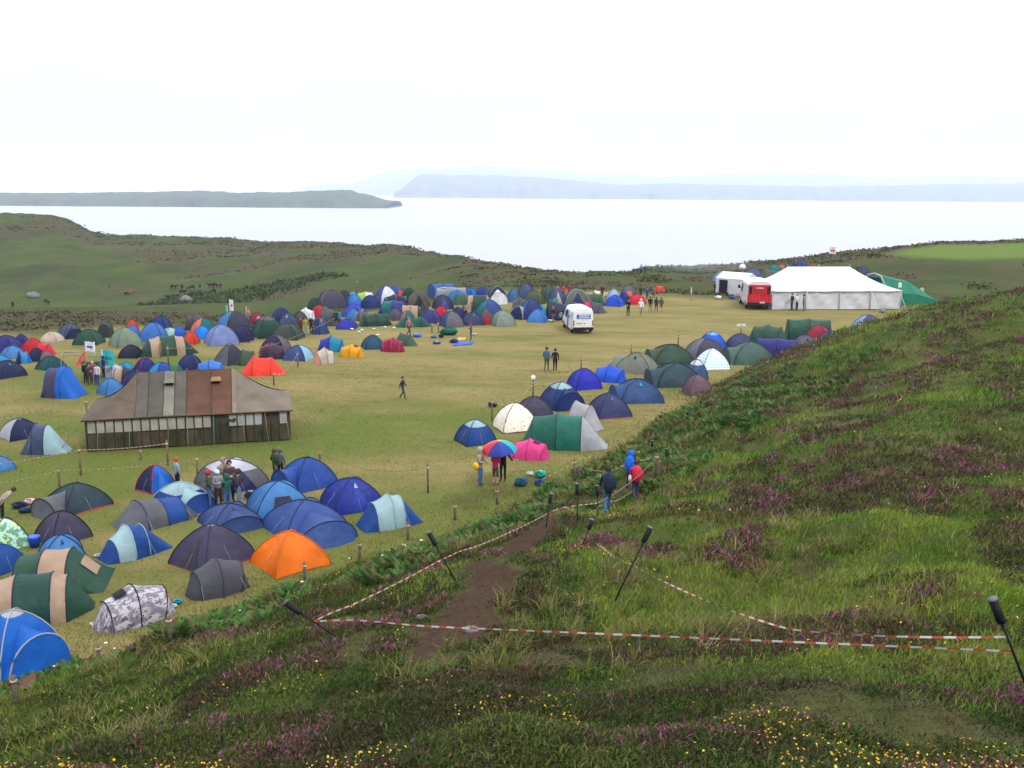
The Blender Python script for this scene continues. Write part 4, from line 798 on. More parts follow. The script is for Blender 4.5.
T(840,864,327,345,'sky blue tent half hidden by the hill crest',(.03,.16,.50),yaw=0,p=2)
# --- beyond the white marquee
T(752,795,267,290,'olive khaki army tent beyond the white marquee',(.055,.06,.045),'ridge',yaw=0,asp=.8,p=1.4)
T(738,766,267,287,'blue frame tent beyond the small white tent',(.045,.075,.17),yaw=20,p=1.8)
T(766,783,264,275,'teal dome high on the slope behind the white marquee',(.01,.13,.13),yaw=0,p=2.2)
T(776,787,264,273,'small orange tent on the slope behind the white marquee',(.5,.09,.03),yaw=0,p=2)
T(783,797,262,275,'dark petrol tent on the slope behind the white marquee',(.015,.05,.1),yaw=10,p=1.9)
T(793,808,260,273,'royal blue tent on the slope behind the white marquee',(.03,.05,.26),yaw=0,p=2.1)
T(806,818,264,274,'small red tent showing over the white marquee ridge',(.42,.06,.04),yaw=0,p=2)
T(712,728,271,282,'light blue tent beside the small white tent',(.12,.25,.45),yaw=0,p=1.8)
T(851,872,265,285,'purple grey tent beside the green frame tent',(.05,.045,.10),yaw=0,p=1.7)
# ------------------------------------------------------------------ marquees, frame tents, vans
def rot_to(a, b): return math.atan2(b.y-a.y, b.x-a.x)
ROPE = cloth((.42, .38, .3)); STEELM = mat((.35, .36, .38), rough=.35, metal=.8, bump=0, nm='metal'); WOOD = mat((.16, .11, .07), rough=.9, var=.35, scale=6, bump=.4, bscale=20, nm='weathered_wood')
def quad(a, b, c, d, n=6, m=6, sag=0.0, wr=0.0, seed=0):
    a, b, c, d = (np.array(q, float) for q in (a, b, c, d)); G = []; r = random.Random(seed); ph = [r.uniform(0, 6.28) for _ in range(4)]
    nr = np.cross(b-a, d-a); nr = nr/(np.linalg.norm(nr)+1e-9)
    for j in range(m+1):
        v = j/m; row = []
        for i in range(n+1):
            u = i/n; P = a*(1-u)*(1-v)+b*u*(1-v)+c*u*v+d*(1-u)*v; P = P-np.array([0, 0, 1])*sag*4*v*(1-v)
            P = P+nr*wr*(math.sin(u*9+v*5+ph[0])+.6*math.sin(u*17-v*11+ph[1])+.5*math.sin(u*4+v*19+ph[2]))*math.sin(math.pi*min(max(u, .0), 1))**.5
            row.append(P)
        G.append(row)
    return np.array(G)
def brown_marquee():
    A = hit(87, 452); B = hit(291, 440); L = (B-A).length; W = 4.9; He = 1.62; Hr = 3.5
    r = empty('marquee', (A.x, A.y, hz(A.x, A.y)+.05), rot_to(A, B), 'old brown and grey canvas army marquee with a row of pale windows', 'marquee')
    x0, x1 = L*.235, L*.73; S = lambda k: canvas(k)
    C1 = (.075, .058, .043); C2 = (.066, .060, .050); C3 = (.125, .118, .098); C4 = (.072, .036, .025); C5 = (.115, .094, .073); C6 = (.25, .235, .20)
    def col(u): return -.25*math.sin(math.pi*0)
    def strip(xa, xb, c, side, sd):
        # front (0) or back (1) slope between fractions along the ridge
        y = -.12 if side == 0 else W+.12; fa = lambda x: (x0+(x1-x0)*x); ea = lambda x: (x0+(x1-x0)*x)
        P = quad((ea(xa), y, He), (ea(xb), y, He), (fa(xb), W/2, Hr), (fa(xa), W/2, Hr), 8, 8, .16, .02, sd)
        MB().grid(P, flip=side == 1).build('roof_panel', S(c), r)
    for i, (a, b, c) in enumerate([(0, .12, C2), (.12, .27, (.058, .053, .045)), (.27, .38, C3), (.38, .5, C2), (.5, .75, C4), (.75, .955, (.080, .038, .026)), (.955, 1, (.15, .13, .10))]): strip(a, b, c, 0, i)
    for i, (a, b, c) in enumerate([(0, .5, C2), (.5, 1, C4)]): strip(a, b, c, 1, 20+i)
    for sgn, ridge, end, c in ((0, x0, -.15, C1), (1, x1, L+.15, C5)):
        for y0, y1, sd in ((-.12, W/2, 1), (W/2, W+.12, 2)):
            P = quad((ridge, -.12 if y0 < W/2 and sd == 1 else W+.12, He), (end, -.12 if sd == 1 else W+.12, He-.02), (end, W/2, He+.02), (ridge, W/2, Hr), 9, 9, .0, .02, 30+sd)
            # hip: eave front corner -> end centre -> ridge
            G = []
            for j in range(10):
                v = j/9; row = []
                for i in range(10):
                    u = i/9
                    if sd == 1: e = (np.array([ridge, -.12, He])*(1-u)+np.array([end, -.12, He])*u) if u < .999 else np.array([end, -.12, He])
                    else: e = (np.array([ridge, W+.12, He])*(1-u)+np.array([end, W+.12, He])*u)
                    t = np.array([ridge, W/2, Hr]); P_ = e*(1-v)+t*v; P_[2] -= .30*math.sin(math.pi*v)*(.4+.6*u); row.append(P_)
                G.append(row)
            MB().grid(G, flip=(sgn == 0) ^ (sd == 2)).build('hip_panel', S(c), r)
        G = []
        for j in range(10):
            v = j/9; row = []
            for i in range(10):
                u = i/9; e = np.array([end, -.12+(W+.24)*u, He]); P_ = e*(1-v)+np.array([ridge, W/2, Hr])*v; P_[2] -= .36*math.sin(math.pi*v); row.append(P_)
            G.append(row)
        MB().grid(G, flip=sgn == 1).build('hip_panel', S(c), r)
    MB().tube([(-.15, -.13, He-.03), (L*.33, -.13, He+.0), (L*.66, -.13, He-.02), (L+.15, -.13, He-.03)], .05, 6).build('valance', S((.075, .05, .035)), r)
    for yy in (0, W): MB().grid(quad((0, yy, 0), (L, yy, 0), (L, yy, He), (0, yy, He), 60, 8, 0, .045, 5)).build('side_wall', S((.045, .038, .022)), r)
    for xx in (0, L): MB().grid(quad((xx, 0, 0), (xx, W, 0), (xx, W, He), (xx, 0, He), 20, 6, 0, .02, 6)).build('end_wall', S((.04, .035, .02)), r)
    n = 23; wm = canvas((.25, .24, .20)); wm2 = canvas((.26, .27, .26))
    for i in range(n):
        a = L*(.012+i*.0425); b = a+L*.036
        if i in (14, 15): continue
        if i in (20, 21): continue
        MB().grid(quad((a, -.05, He*.56), (b, -.05, He*.56), (b, -.05, He*.93), (a, -.05, He*.93), 3, 3, 0, .008, i)).build('window', wm if i < 14 else wm2, r)
    for i in range(4): MB().grid(quad((-.05, .3+i*1.1, He*.56), (-.05, 1.1+i*1.1, He*.56), (-.05, 1.1+i*1.1, He*.93), (-.05, .3+i*1.1, He*.93), 3, 3)).build('window', wm, r)
    MB().grid(quad((L*.60, -.045, .02), (L*.675, -.045, .02), (L*.675, -.045, He*.95), (L*.60, -.045, He*.95), 6, 6, 0, .02, 8)).build('door_flap', S((.018, .032, .018)), r)
    for i in range(0, 23): MB().tube([(L*(.008+i*.0425), -.09, 0), (L*(.008+i*.0425), -.09, He-.03)], .012, 5).build('wall_pole', mat((.03, .02, .015), nm='dark_wood'), r)
    for i in (1.5, 5, 9.3, 11.5, 14.5, 17.8, 20.5, 23): MB().tube([(L*.0425*i, -.13, He-.02), (L*.0425*i+(.15 if i > 16 else 0), -1.15, .02)], .010, 5).build('guy_rope', cloth((.2, .17, .12)), r)
    for x, y in ((-1.3, 0), (-1.3, W*.4), (L+1.2, .4), (L+1.2, W*.6)): MB().tube([(max(min(x, L+.15), -.15), y, He), (x, y, .02)], .011, 5).build('guy_rope', cloth((.2, .17, .12)), r)
    for xf, c in ((.27+.055, C3), (.8, (.20, .13, .06))):
        x = x0+(x1-x0)*xf; y = W*.40; z = He+(Hr-He)*.78
        mb = MB().add([(x-.22, y-.02, z+.1), (x+.22, y-.02, z+.1), (x-.27, y-.42, z-.06), (x+.27, y-.42, z-.06), (x-.2, y-.2, z-.12), (x+.2, y-.2, z-.12)], [(0, 2, 3, 1), (0, 4, 2), (1, 3, 5)]); o = mb.build('vent_hood', S(c), r, smooth=False)
        MB().box((x, y-.27, z-.14), (.2, .06, .05)).build('vent_shade', canvas((.01, .01, .01)), o)  # solid near-black block, painted shade under the hood
    for xf in (0, .12, .27, .38, .5, .75, .955):
        x = x0+(x1-x0)*xf; MB().tube([(x, -.12+(W/2+.12)*t, He+(Hr-He)*t-.16*4*t*(1-t)+.015) for t in np.linspace(0, 1, 9)], .018, 5).build('seam', S((.035, .028, .02)), r)
    for i in range(13):
        a = L*(.01+i*.077); MB().grid(quad((a, -.06, .02), (a+L*.06, -.06, .02), (a+L*.06, -.06, He*(.5+.03*(i % 3))), (a, -.06, He*.5), 4, 4, 0, .02, i)).build('wall_panel', S([(.055, .047, .027), (.04, .036, .02), (.03, .03, .016)][i*7 % 3]), r)
    for x in (x0, (x0+x1)/2, x1): MB().tube([(x, W/2, Hr-.02), (x, W/2, Hr+.12)], .03, 6).build('ridge_pole', WOOD, r)
brown_marquee()
def white_marquee():
    A = on_z(771, 309.5, 0); B = on_z(900, 308, .1); L = (B-A).length; W = 8.5; He = 2.1; Hr = 4.5
    r = empty('marquee', (A.x, A.y, hz(A.x, A.y)+.05), rot_to(A, B), 'big white marquee with a swooping peaked roof beside the red van', 'marquee')
    m = mat((.62, .62, .64), rough=.45, var=.03, scale=.5, bump=.12, bscale=1.2, transl=.1, nm='white_vinyl'); mw = mat((.50, .50, .53), rough=.5, var=.05, scale=.6, bump=.35, bscale=1.1, transl=.12, nm='white_vinyl'); x0, x1 = L*.215, L*.71  # wall vinyl is a darker copy of the roof's, overcast shading in the colour
    def slope(a, b, ta, tb, n=14, k=1.75, flip=False):
        G = []
        for j in range(13):
            v = j/12; row = []
            for i in range(n+1):
                u = i/n; e = np.array(a)*(1-u)+np.array(b)*u; t = np.array(ta)*(1-u)+np.array(tb)*u; P = e+(t-e)*v; P[2] = e[2]+(t[2]-e[2])*(.35*v+.65*v**k)-.06*abs(math.sin(u*math.pi*4))*(1-v); row.append(P)
            G.append(row)
        return G
    c = [(-.1, -.1, He), (L+.1, -.1, He), (L+.1, W+.1, He), (-.1, W+.1, He)]; T0 = (x0, W/2, Hr); T1 = (x1, W/2, Hr)
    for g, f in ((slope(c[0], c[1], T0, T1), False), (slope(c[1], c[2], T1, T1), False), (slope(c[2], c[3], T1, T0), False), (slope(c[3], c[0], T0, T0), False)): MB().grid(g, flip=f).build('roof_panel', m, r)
    segs = [0, .26, .52, .76, 1]
    for i in range(4):
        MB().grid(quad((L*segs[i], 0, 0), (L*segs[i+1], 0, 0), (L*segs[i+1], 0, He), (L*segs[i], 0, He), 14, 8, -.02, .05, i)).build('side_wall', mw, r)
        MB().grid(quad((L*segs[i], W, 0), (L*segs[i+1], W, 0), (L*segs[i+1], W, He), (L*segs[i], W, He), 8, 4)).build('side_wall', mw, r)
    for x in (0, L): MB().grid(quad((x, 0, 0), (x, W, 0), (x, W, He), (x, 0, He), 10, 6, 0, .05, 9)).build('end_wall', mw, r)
    for s in segs: MB().tube([(L*s, -.12, 0), (L*s, -.12, He+.12)], .045, 6).build('wall_pole', mat((.28, .27, .26), nm='pole_paint'), r)
    MB().tube([(L*i/24, -.13, He-.03-.05*abs(math.sin(i*math.pi/6))) for i in range(25)], .045, 5).build('valance', mat((.34, .34, .36), nm='grey_vinyl'), r)
    for x in (x0, (x0+x1)/2, x1): MB().tube([(x, W/2, Hr-.05), (x, W/2, Hr+.25)], .04, 6).build('ridge_pole', STEELM, r)
    for s, c_ in ((0.02, (.05, .16, .3)), (.26, (.5, .5, .5)), (.52, (.12, .3, .3)), (.76, (.5, .5, .5)), (.98, (.5, .5, .5))): MB().tube([(L*s, -.12, He), (L*s-(1.6 if s < .1 else 0), -2.2, .02)], .02, 5).build('guy_rope', cloth(c_), r)
white_marquee()
def green_tent():
    A = fhit(888, 306); B = on_z(953, 303, .1); L = (B-A).length*1.02; W = 5.0; r = empty('frame_tent', (A.x, A.y, hz(A.x, A.y)), rot_to(A, B)+rad(10), 'large green tent sloping down to the ground beside the white marquee', 'tent')
    g = fabric((.008, .15, .085)); gl = fabric((.05, .16, .13)); H = 3.7; xs = [(.0, H, W*.5), (.35, H*.80, W*.5), (.5, H*.74, W*.5), (1.0, .35, W*.42)]; F_, R_ = [], []
    for x, h, w in xs:
        row = [(x*L, W/2-w, 0), (x*L, W/2-w*.92, h*.45), (x*L, W/2-w*.42, h*.93), (x*L, W/2, h), (x*L, W/2+w*.42, h*.93), (x*L, W/2+w*.92, h*.45), (x*L, W/2+w, 0)]; F_.append(row)
    MB().grid(F_).build('flysheet', g, r, smooth=False)
    e = F_[0]; MB().add([(x-.02, y, z) for x, y, z in e], [tuple(range(7))]).build('end_wall', gl, r, smooth=False)
    f = F_[-1]; MB().add(f, [tuple(range(7))[::-1]]).build('end_panel', g, r, smooth=False)
    MB().grid([[(-.06, W*.25, H*.62), (-.06, W*.75, H*.62)], [(-.06, W*.28, H*.86), (-.06, W*.72, H*.86)]]).build('window', fabric((.01, .02, .05)), r)
    MB().tube([(x-.05, y, z) for x, y, z in e], .07, 6).build('frame_pole', mat((.30, .34, .28), nm='pole_paint'), r)
    MB().tube([(xs[1][0]*L, W/2-xs[1][2]*.98, .3), (xs[1][0]*L, W*.28, H*.75)], .05, 6).build('seam', fabric((.005, .10, .06)), r)
green_tent()
def small_white_tent():
    A = fhit(715, 293); B = fhit(748, 294.5); L = (B-A).length; W = 3.6; He = 2.0; Hr = 2.75
    r = empty('frame_tent', (A.x, A.y, hz(A.x, A.y)), rot_to(A, B)+rad(-16), 'small white frame tent with a dark doorway beyond the red van', 'tent')
    m = mat((.55, .55, .56), rough=.5, var=.04, bump=.2, bscale=2, transl=.1, nm='white_vinyl')
    mb = MB(); mb.add([(0, 0, He), (L, 0, He), (L, W/2, Hr), (0, W/2, Hr), (L, W, He), (0, W, He)], [(0, 1, 2, 3), (3, 2, 4, 5)]); mb.build('roof', m, r, smooth=False)
    MB().grid(quad((0, .02, 0), (L, .02, 0), (L, .02, He), (0, .02, He), 10, 5, 0, .03, 2)).build('side_wall', m, r); MB().grid(quad((0, W, 0), (L, W, 0), (L, W, He), (0, W, He), 6, 4)).build('side_wall', m, r)
    for x in (0.02, L-.02): MB().add([(x, 0, 0), (x, W, 0), (x, W, He), (x, W/2, Hr), (x, 0, He)], [(0, 1, 2, 3, 4)]).build('end_wall', m, r, smooth=False)
    MB().box((L*.27, -.01, .9), (L*.14, .02, .9)).build('doorway', canvas((.012, .014, .03)), r, smooth=False)  # flat dark panel on the wall, painted shade of the open doorway
small_white_tent()
def awning():
    p = hit(742, 277); r = empty('lamp_balloon', (p.x, p.y, hz(p.x, p.y)), 0, 'white round balloon light on a mast above the small white tent', 'light')
    MB().tube([(0, 0, 0), (0, 0, 1.1)], .04, 6).build('mast', STEELM, r); MB().blob((0, 0, 1.5), (.5, .5, .42), 12, 8, 0, 0).build('balloon', mat((.75, .72, .68), rough=.4, bump=0, nm='white_vinyl'), r)
awning()
def bars(mb, x, z, w, h, n, seed):
    rr = random.Random(seed); c = x-w/2; g = w/n
    for i in range(n): mb.box((c+g*(i+.5), 0, z), (g*.33, .004, h/2*rr.uniform(.75, 1)))
    return mb
def van(px, py, hpx, yaw, label, body, back, roof, white):
    g = fhit(px, py); s = hpx*depth(g)/F/2.38*.96; az = math.atan2(g.x, g.y); r = empty('van', (g.x, g.y, hz(g.x, g.y)+.05), rad(yaw)-az, label, 'van'); r.scale = (s, s, s)
    P = lambda c, ro=.25: mat(c, rough=ro, var=.04, bump=0, spec=.5, nm='car_paint'); blk = mat((.012, .012, .014), rough=.6, bump=0, nm='black_plastic'); glass = mat((.012, .016, .022), rough=.08, var=0, bump=0, spec=.6, nm='van_glass')
    sec = [(0, .97, .42, 1.98, 2.3), (.06, .985, .36, 2.06, 2.36), (3.3, .985, .36, 2.06, 2.38), (3.75, .97, .36, 1.96, 2.28), (4.45, .96, .36, 1.22, 1.30), (5.0, .93, .40, 1.05, 1.12), (5.15, .86, .46, .86, .92)]; R = []
    for y, w, zb, zs, zt in sec: R.append([(-w*.96, y, zb), (-w, y, zb+.25), (-w, y, min(1.15, zs-.05)), (-w*.93, y, zs-.04), (-w*.80, y, zs+(zt-zs)*.75), (-w*.4, y, zt), (w*.4, y, zt), (w*.80, y, zs+(zt-zs)*.75), (w*.93, y, zs-.04), (w, y, min(1.15, zs-.05)), (w, y, zb+.25), (w*.96, y, zb)])
    mb = MB().grid(R, flip=True); mb.add([p for p in R[-1]], [tuple(range(12))]); mb.add([(p[0], p[1], p[2]) for p in R[0]], [tuple(range(12))[::-1]]); mb.add([R[i][j] for i in (0, -1) for j in (0, 11)], [(0, 1, 3, 2)])
    mb.build('body', P(body), r, smooth=False)
    if roof: MB().grid([[(x*1.012, y, z+.012) for x, y, z in q[3:9]] for q in R[:4]], flip=True).build('roof_shell', P(roof), r, smooth=True)
    bw = .95
    for sx in (-1, 1):
        d = MB().box((sx*.465, -.02, 1.25), (.452, .022, .78)).build('rear_door', P(back), r, smooth=False)
        if white: pass
        else: MB().box((sx*.72, -.05, 1.58), (.13, .012, .32)).build('window', glass, d, smooth=False)
        l = MB().box((sx*.90, -.035, .98), (.055, .03, .26)).build('tail_light', mat((.35, .01, .01), rough=.2, bump=0, nm='lamp_red'), r, smooth=False)
        MB().tube([(sx*.96, 3.55, 1.45), (sx*1.12, 3.55, 1.5)], .03, 5).box((sx*1.18, 3.55, 1.55), (.09, .05, .15)).build('mirror', blk, r, smooth=False)
        MB().grid([[(sx*.995, 2.75, 1.2), (sx*.995, 3.55, 1.2)], [(sx*.955, 2.75, 1.86), (sx*.955, 3.4, 1.84)]]).build('side_window', glass, r, smooth=False)
        for y in (.85, 4.25):
            w = MB().lathe([(.12, -.1), (.30, -.11), (.345, -.06), (.345, .06), (.30, .11), (.12, .1)], 18).build('wheel', mat((.015, .015, .016), rough=.85, bump=0, nm='tyre'), r); w.location = (sx*.90, y, .345); w.rotation_euler = (0, rad(90), 0)
            h = MB().lathe([(.04, -.125), (.17, -.118), (.19, -.09), (.19, .09), (.17, .118), (.04, .125)], 14).build('rim', STEELM, w)
    MB().box((0, -.05, .46), (.97, .07, .13)).build('rear_bumper', blk, r, smooth=False); MB().box((0, 5.13, .5), (.9, .07, .14)).build('front_bumper', blk, r, smooth=False)
    MB().grid([[(-.84, 3.84, 2.02), (.84, 3.84, 2.02)], [(-.86, 4.44, 1.33), (.86, 4.44, 1.33)]]).build('windscreen', glass, r, smooth=False)
    if white:
        MB().box((-.42, -.048, .96), (.27, .012, .075)).build('number_plate', mat((.42, .34, .10), bump=0, nm='plate'), r, smooth=False)
        sg = MB().box((.02, -.055, 1.58), (.66, .012, .20)).build('sign_panel', mat((.02, .07, .30), rough=.35, bump=0, nm='sign_blue'), r, smooth=False)
        l = bars(MB(), .05, .085, .98, .13, 12, 3); l2 = bars(MB(), .02, -.10, 1.05, .10, 13, 5); mb = MB(); mb.v = l.v[:]; mb.f = l.f[:]; mb.add(l2.v, l2.f); o = mb.build('lettering', mat((.7, .72, .75), bump=0, nm='sign_white'), sg, smooth=False); o.location = (0.02, -.072, 1.58)
        MB().box((-.998, 2.15, 1.15), (.006, .32, .80)).build('side_door_shade', mat((.03, .012, .02), bump=0, nm='dark_inside'), r, smooth=False)  # dark sheet on the van side paints the shade inside the open door
        MB().box((-1.02, 1.15, 1.2), (.02, .62, .84)).build('sliding_door', P(body), r, smooth=False); MB().box((-1.046, 1.3, 1.45), (.005, .3, .12)).build('side_sign', mat((.06, .12, .38), bump=0, nm='sign_blue'), r, smooth=False)
        MB().box((.13, -.05, .96), (.07, .012, .035)).build('handle', blk, r, smooth=False)
    else:
        MB().box((0, -.055, 1.62), (.42, .012, .30)).build('door_recess', P((.33, .012, .02)), r, smooth=False)
        o = bars(MB(), 0, 0, .62, .10, 9, 4).build('lettering', mat((.6, .5, .5), bump=0, nm='sign_white'), r, smooth=False); o.location = (0, -.07, 1.78)
        MB().box((.25, -.13, .60), (.2, .01, .07)).build('number_plate', mat((.42, .42, .38), bump=0, nm='plate'), r, smooth=False)
van(583, 334, 26.5, 13, 'white panel van with a blue rear sign and open side door', (.62, .63, .65), (.60, .61, .63), None, True)
van(758.5, 310, 30, 9, 'red van with a white roof and white sides parked by the white marquee', (.52, .52, .54), (.42, .012, .022), (.62, .62, .63), False)
# ------------------------------------------------------------------ people and cattle
SKIN = (.36, .20, .14)
def body_mesh(name, J, E, region, regions, rot=1):
    """skin-modifier body; J joint: (x,y,z,r); region per bone -> material slot"""
    names = list(J); me = D.meshes.new(name); me.from_pydata([J[n][:3] for n in names], [(names.index(a), names.index(b)) for a, b in E], []); o = D.objects.new(name, me); COL.objects.link(o)
    o.modifiers.new('s', 'SKIN'); sk = me.skin_vertices[0].data
    for i, n in enumerate(names):
        q = J[n]; sk[i].radius = (q[3], q[4] if len(q) > 4 else q[3]); sk[i].use_root = (i == 0)
    sb = o.modifiers.new('d', 'SUBSURF'); sb.levels = 1; sb.render_levels = 1
    dg = bpy.context.evaluated_depsgraph_get(); dg.update(); out = D.meshes.new_from_object(o.evaluated_get(dg)); out.name = name
    D.objects.remove(o); D.meshes.remove(me); out.materials.clear()
    for k in range(regions): out.materials.append(mat((.1, .1, .1)))
    segs = [(Vector(J[a][:3]), Vector(J[b][:3]), region(a, b), min(J[a][3], J[b][3])) for a, b in E]
    for p in out.polygons:
        c = p.center; best = (1e9, 0)
        for a, b, rg, rr in segs:
            v = b-a; t = max(0, min(1, (c-a).dot(v)/(v.length_squared+1e-9))); d = (c-a-v*t).length-rr*.7
            if d < best[0]: best = (d, rg)
        p.material_index = best[1]; p.use_smooth = True
    return out
def human(kind):
    J = dict(pelvis=(0, 0, .95, .135, .11), spine=(0, .01, 1.15, .135, .105), chest=(0, .01, 1.36, .165, .115), neck=(0, 0, 1.49, .06), jaw=(0, -.03, 1.57, .07), head=(0, -.015, 1.66, .092, .10), crown=(0, 0, 1.73, .07))
    J['nose'] = (0, -.125, 1.635, .013)
    for s, n in ((-1, 'L'), (1, 'R')):
        J.update({'hip'+n: (s*.09, 0, .88, .095), 'knee'+n: (s*.10, -.02, .49, .068), 'ank'+n: (s*.10, .02, .10, .048), 'toe'+n: (s*.115, -.14, .04, .04), 'sh'+n: (s*.185, .01, 1.40, .075), 'el'+n: (s*.245, .03, 1.13, .055), 'wr'+n: (s*.235, -.05, .90, .036), 'ha'+n: (s*.225, -.07, .83, .035), 'fi'+n: (s*.215, -.10, .76, .016), 'th'+n: (s*.19, -.12, .82, .012)})
    def arm(n, s, el, wr, up=None):
        J['el'+n] = (*el, .055); J['wr'+n] = (*wr, .036); d = (Vector(wr)-Vector(el)).normalized(); h = Vector(wr)+d*.08; f = Vector(wr)+d*.16; J['ha'+n] = (*h, .035); J['fi'+n] = (*f, .016); J['th'+n] = (h.x-s*.05, h.y-.02, h.z+.02, .012)
    def leg(n, s, kn, an): J['knee'+n] = (*kn, .068); J['ank'+n] = (*an, .048); J['toe'+n] = (an[0]+s*.01, an[1]-.15, an[2]-.05, .04)
    if kind == 'walk':
        leg('L', -1, (-.09, -.16, .51), (-.09, -.20, .11)); leg('R', 1, (.09, .02, .49), (.09, .30, .17)); arm('L', -1, (-.25, .12, 1.16), (-.24, .14, .92)); arm('R', 1, (.25, -.06, 1.15), (.22, -.24, .97))
    if kind == 'hold': arm('L', -1, (-.22, -.05, 1.14), (-.05, -.22, 1.12)); arm('R', 1, (.22, -.05, 1.14), (.05, -.24, 1.16))
    if kind == 'umbrella': arm('L', -1, (-.24, -.10, 1.20), (-.10, -.26, 1.36)); arm('R', 1, (.36, -.02, 1.22), (.52, -.10, 1.06))
    if kind == 'pocket': arm('L', -1, (-.29, .05, 1.14), (-.19, -.08, .97)); arm('R', 1, (.29, .05, 1.14), (.19, -.08, .97))
    if kind == 'raise': arm('R', 1, (.30, -.08, 1.22), (.20, -.22, 1.42))
    if kind in ('bend', 'sit'):
        def tilt(a, dz, skip=('hip', 'knee', 'ank', 'toe', 'pel')):
            for k, q in list(J.items()):
                if k.startswith(skip): continue
                y, z = q[1], q[2]-.95; J[k] = (q[0], y*math.cos(a)-z*math.sin(a), .95+y*math.sin(a)+z*math.cos(a), *q[3:])
        if kind == 'bend': tilt(rad(55), 0)
        else:
            for s, n in ((-1, 'L'), (1, 'R')): leg(n, s, (s*.14, -.44, .98), (s*.16, -.50, .56)); arm(n, s, (s*.25, -.12, 1.14), (s*.14, -.34, 1.05))
            for k, q in list(J.items()): J[k] = (q[0], q[1], q[2]-.47 if k[:3] not in ('',) else q[2], *q[3:])
            J['pelvis'] = (0, 0, .44, .14, .12)
    E = [('pelvis', 'spine'), ('spine', 'chest'), ('chest', 'neck'), ('neck', 'jaw'), ('jaw', 'head'), ('head', 'crown'), ('head', 'nose')]
    for n in 'LR': E += [('pelvis', 'hip'+n), ('hip'+n, 'knee'+n), ('knee'+n, 'ank'+n), ('ank'+n, 'toe'+n), ('chest', 'sh'+n), ('sh'+n, 'el'+n), ('el'+n, 'wr'+n), ('wr'+n, 'ha'+n), ('ha'+n, 'fi'+n), ('ha'+n, 'th'+n)]
    def region(a, b):
        if a in ('neck', 'jaw', 'head') or a[:2] in ('wr', 'ha'): return 2
        if a[:3] in ('ank',): return 3
        if a == 'pelvis' and b[:3] == 'hip' or a[:3] == 'hip': return 1
        if a[:4] == 'knee': return 4
        return 0
    return body_mesh('person_body', J, E, region, 5), J
_hum = {}
def person(px, yf, hpx, label, top, legs, pose='stand', face=0, hair=(.03, .02, .015), hat=None, hood=None, pack=None, bag=None, shorts=False, group='people around the camp', feet=None):
    if pose not in _hum: _hum[pose] = human(pose)
    me, J = _hum[pose]; g = fhit(px, yf); az = math.atan2(g.x, g.y); s = hpx*depth(g)/F/1.80 if hpx else 1.0; s = min(max(s, .86), 1.09)
    r = empty('person', (g.x, g.y, hz(g.x, g.y)+.055), rad(face)-az, label, 'person', group); r.scale = (s, s, s); b = link('body', me, r)
    for i, c in enumerate((cloth(top), cloth(legs), mat(SKIN, rough=.6, bump=0, nm='skin'), cloth(feet or (.03, .025, .02)), mat(SKIN, rough=.6, bump=0, nm='skin') if shorts else cloth(legs))):
        b.material_slots[i].link = 'OBJECT'; b.material_slots[i].material = c
    hx, hy, hzz = J['head'][:3]
    prof = [(.0, .118), (.06, .105), (.098, .06), (.112, 0), (.108, -.05)]
    def cap(c, nm, k=1.0, low=0, cut=True):
        mb = MB(); G = []
        for rr, z in prof+([(.10, -.11)] if low else []):
            row = []
            for q in range(13):
                a = -.5*math.pi+(.22 if cut and z < .03 else 0)*math.pi+2*math.pi*(q/12)*(1-(.22 if cut and z < .03 else 0)); row.append((hx+rr*k*math.cos(a), hy+.012+rr*1.1*k*math.sin(a), hzz+.0+z*k))
            G.append(row)
        mb.grid(G); mb.build(nm, cloth(c), r)
    if hood: cap(hood, 'hood', 1.18, 1)
    elif hat: cap(hat, 'hat', 1.10, 0, False)
    else: cap(hair, 'hair', 1.05, 0)
    if not hood and hat: cap(hair, 'hair', 1.02, 1)
    if pack:
        cx, cy, cz = J['chest'][:3]; MB().blob((cx, cy+.27, cz-.13), (.22, .17, .40), 10, 9, 3, .06).build('rucksack', cloth(pack), r)
        MB().tube([(-.12, cy+.12, cz+.06), (-.13, cy-.10, cz+.07), (-.13, cy-.12, cz-.16)], .022, 5).tube([(.12, cy+.12, cz+.06), (.13, cy-.10, cz+.07), (.13, cy-.12, cz-.16)], .022, 5).build('rucksack_straps', cloth((.02, .02, .025)), r)
    if bag: MB().blob((.26*bag[1], .10, .98), (.09, .16, .17), 9, 7, 4, .05).build('shoulder_bag', cloth(bag[0]), r)
    return r
P = person; JEAN = (.05, .10, .22); DK = (.012, .012, .016); KH = (.10, .09, .05)
# the umbrella group
P(480, 487.5, 41, 'person in a beige hooded jacket and jeans with a yellow shoulder bag', (.26, .22, .17), JEAN, 'hold', 70, hood=(.28, .24, .19), bag=((.6, .33, .02), -1))
P(495.5, 486.5, 37, 'person in a bright pink jacket and shorts under the umbrella', (.50, .03, .13), (.06, .05, .05), 'hold', 150, shorts=True, hood=(.48, .03, .12))
UMB = P(503, 482.5, 38, 'person in black holding up the rainbow umbrella', DK, DK, 'umbrella', -20)
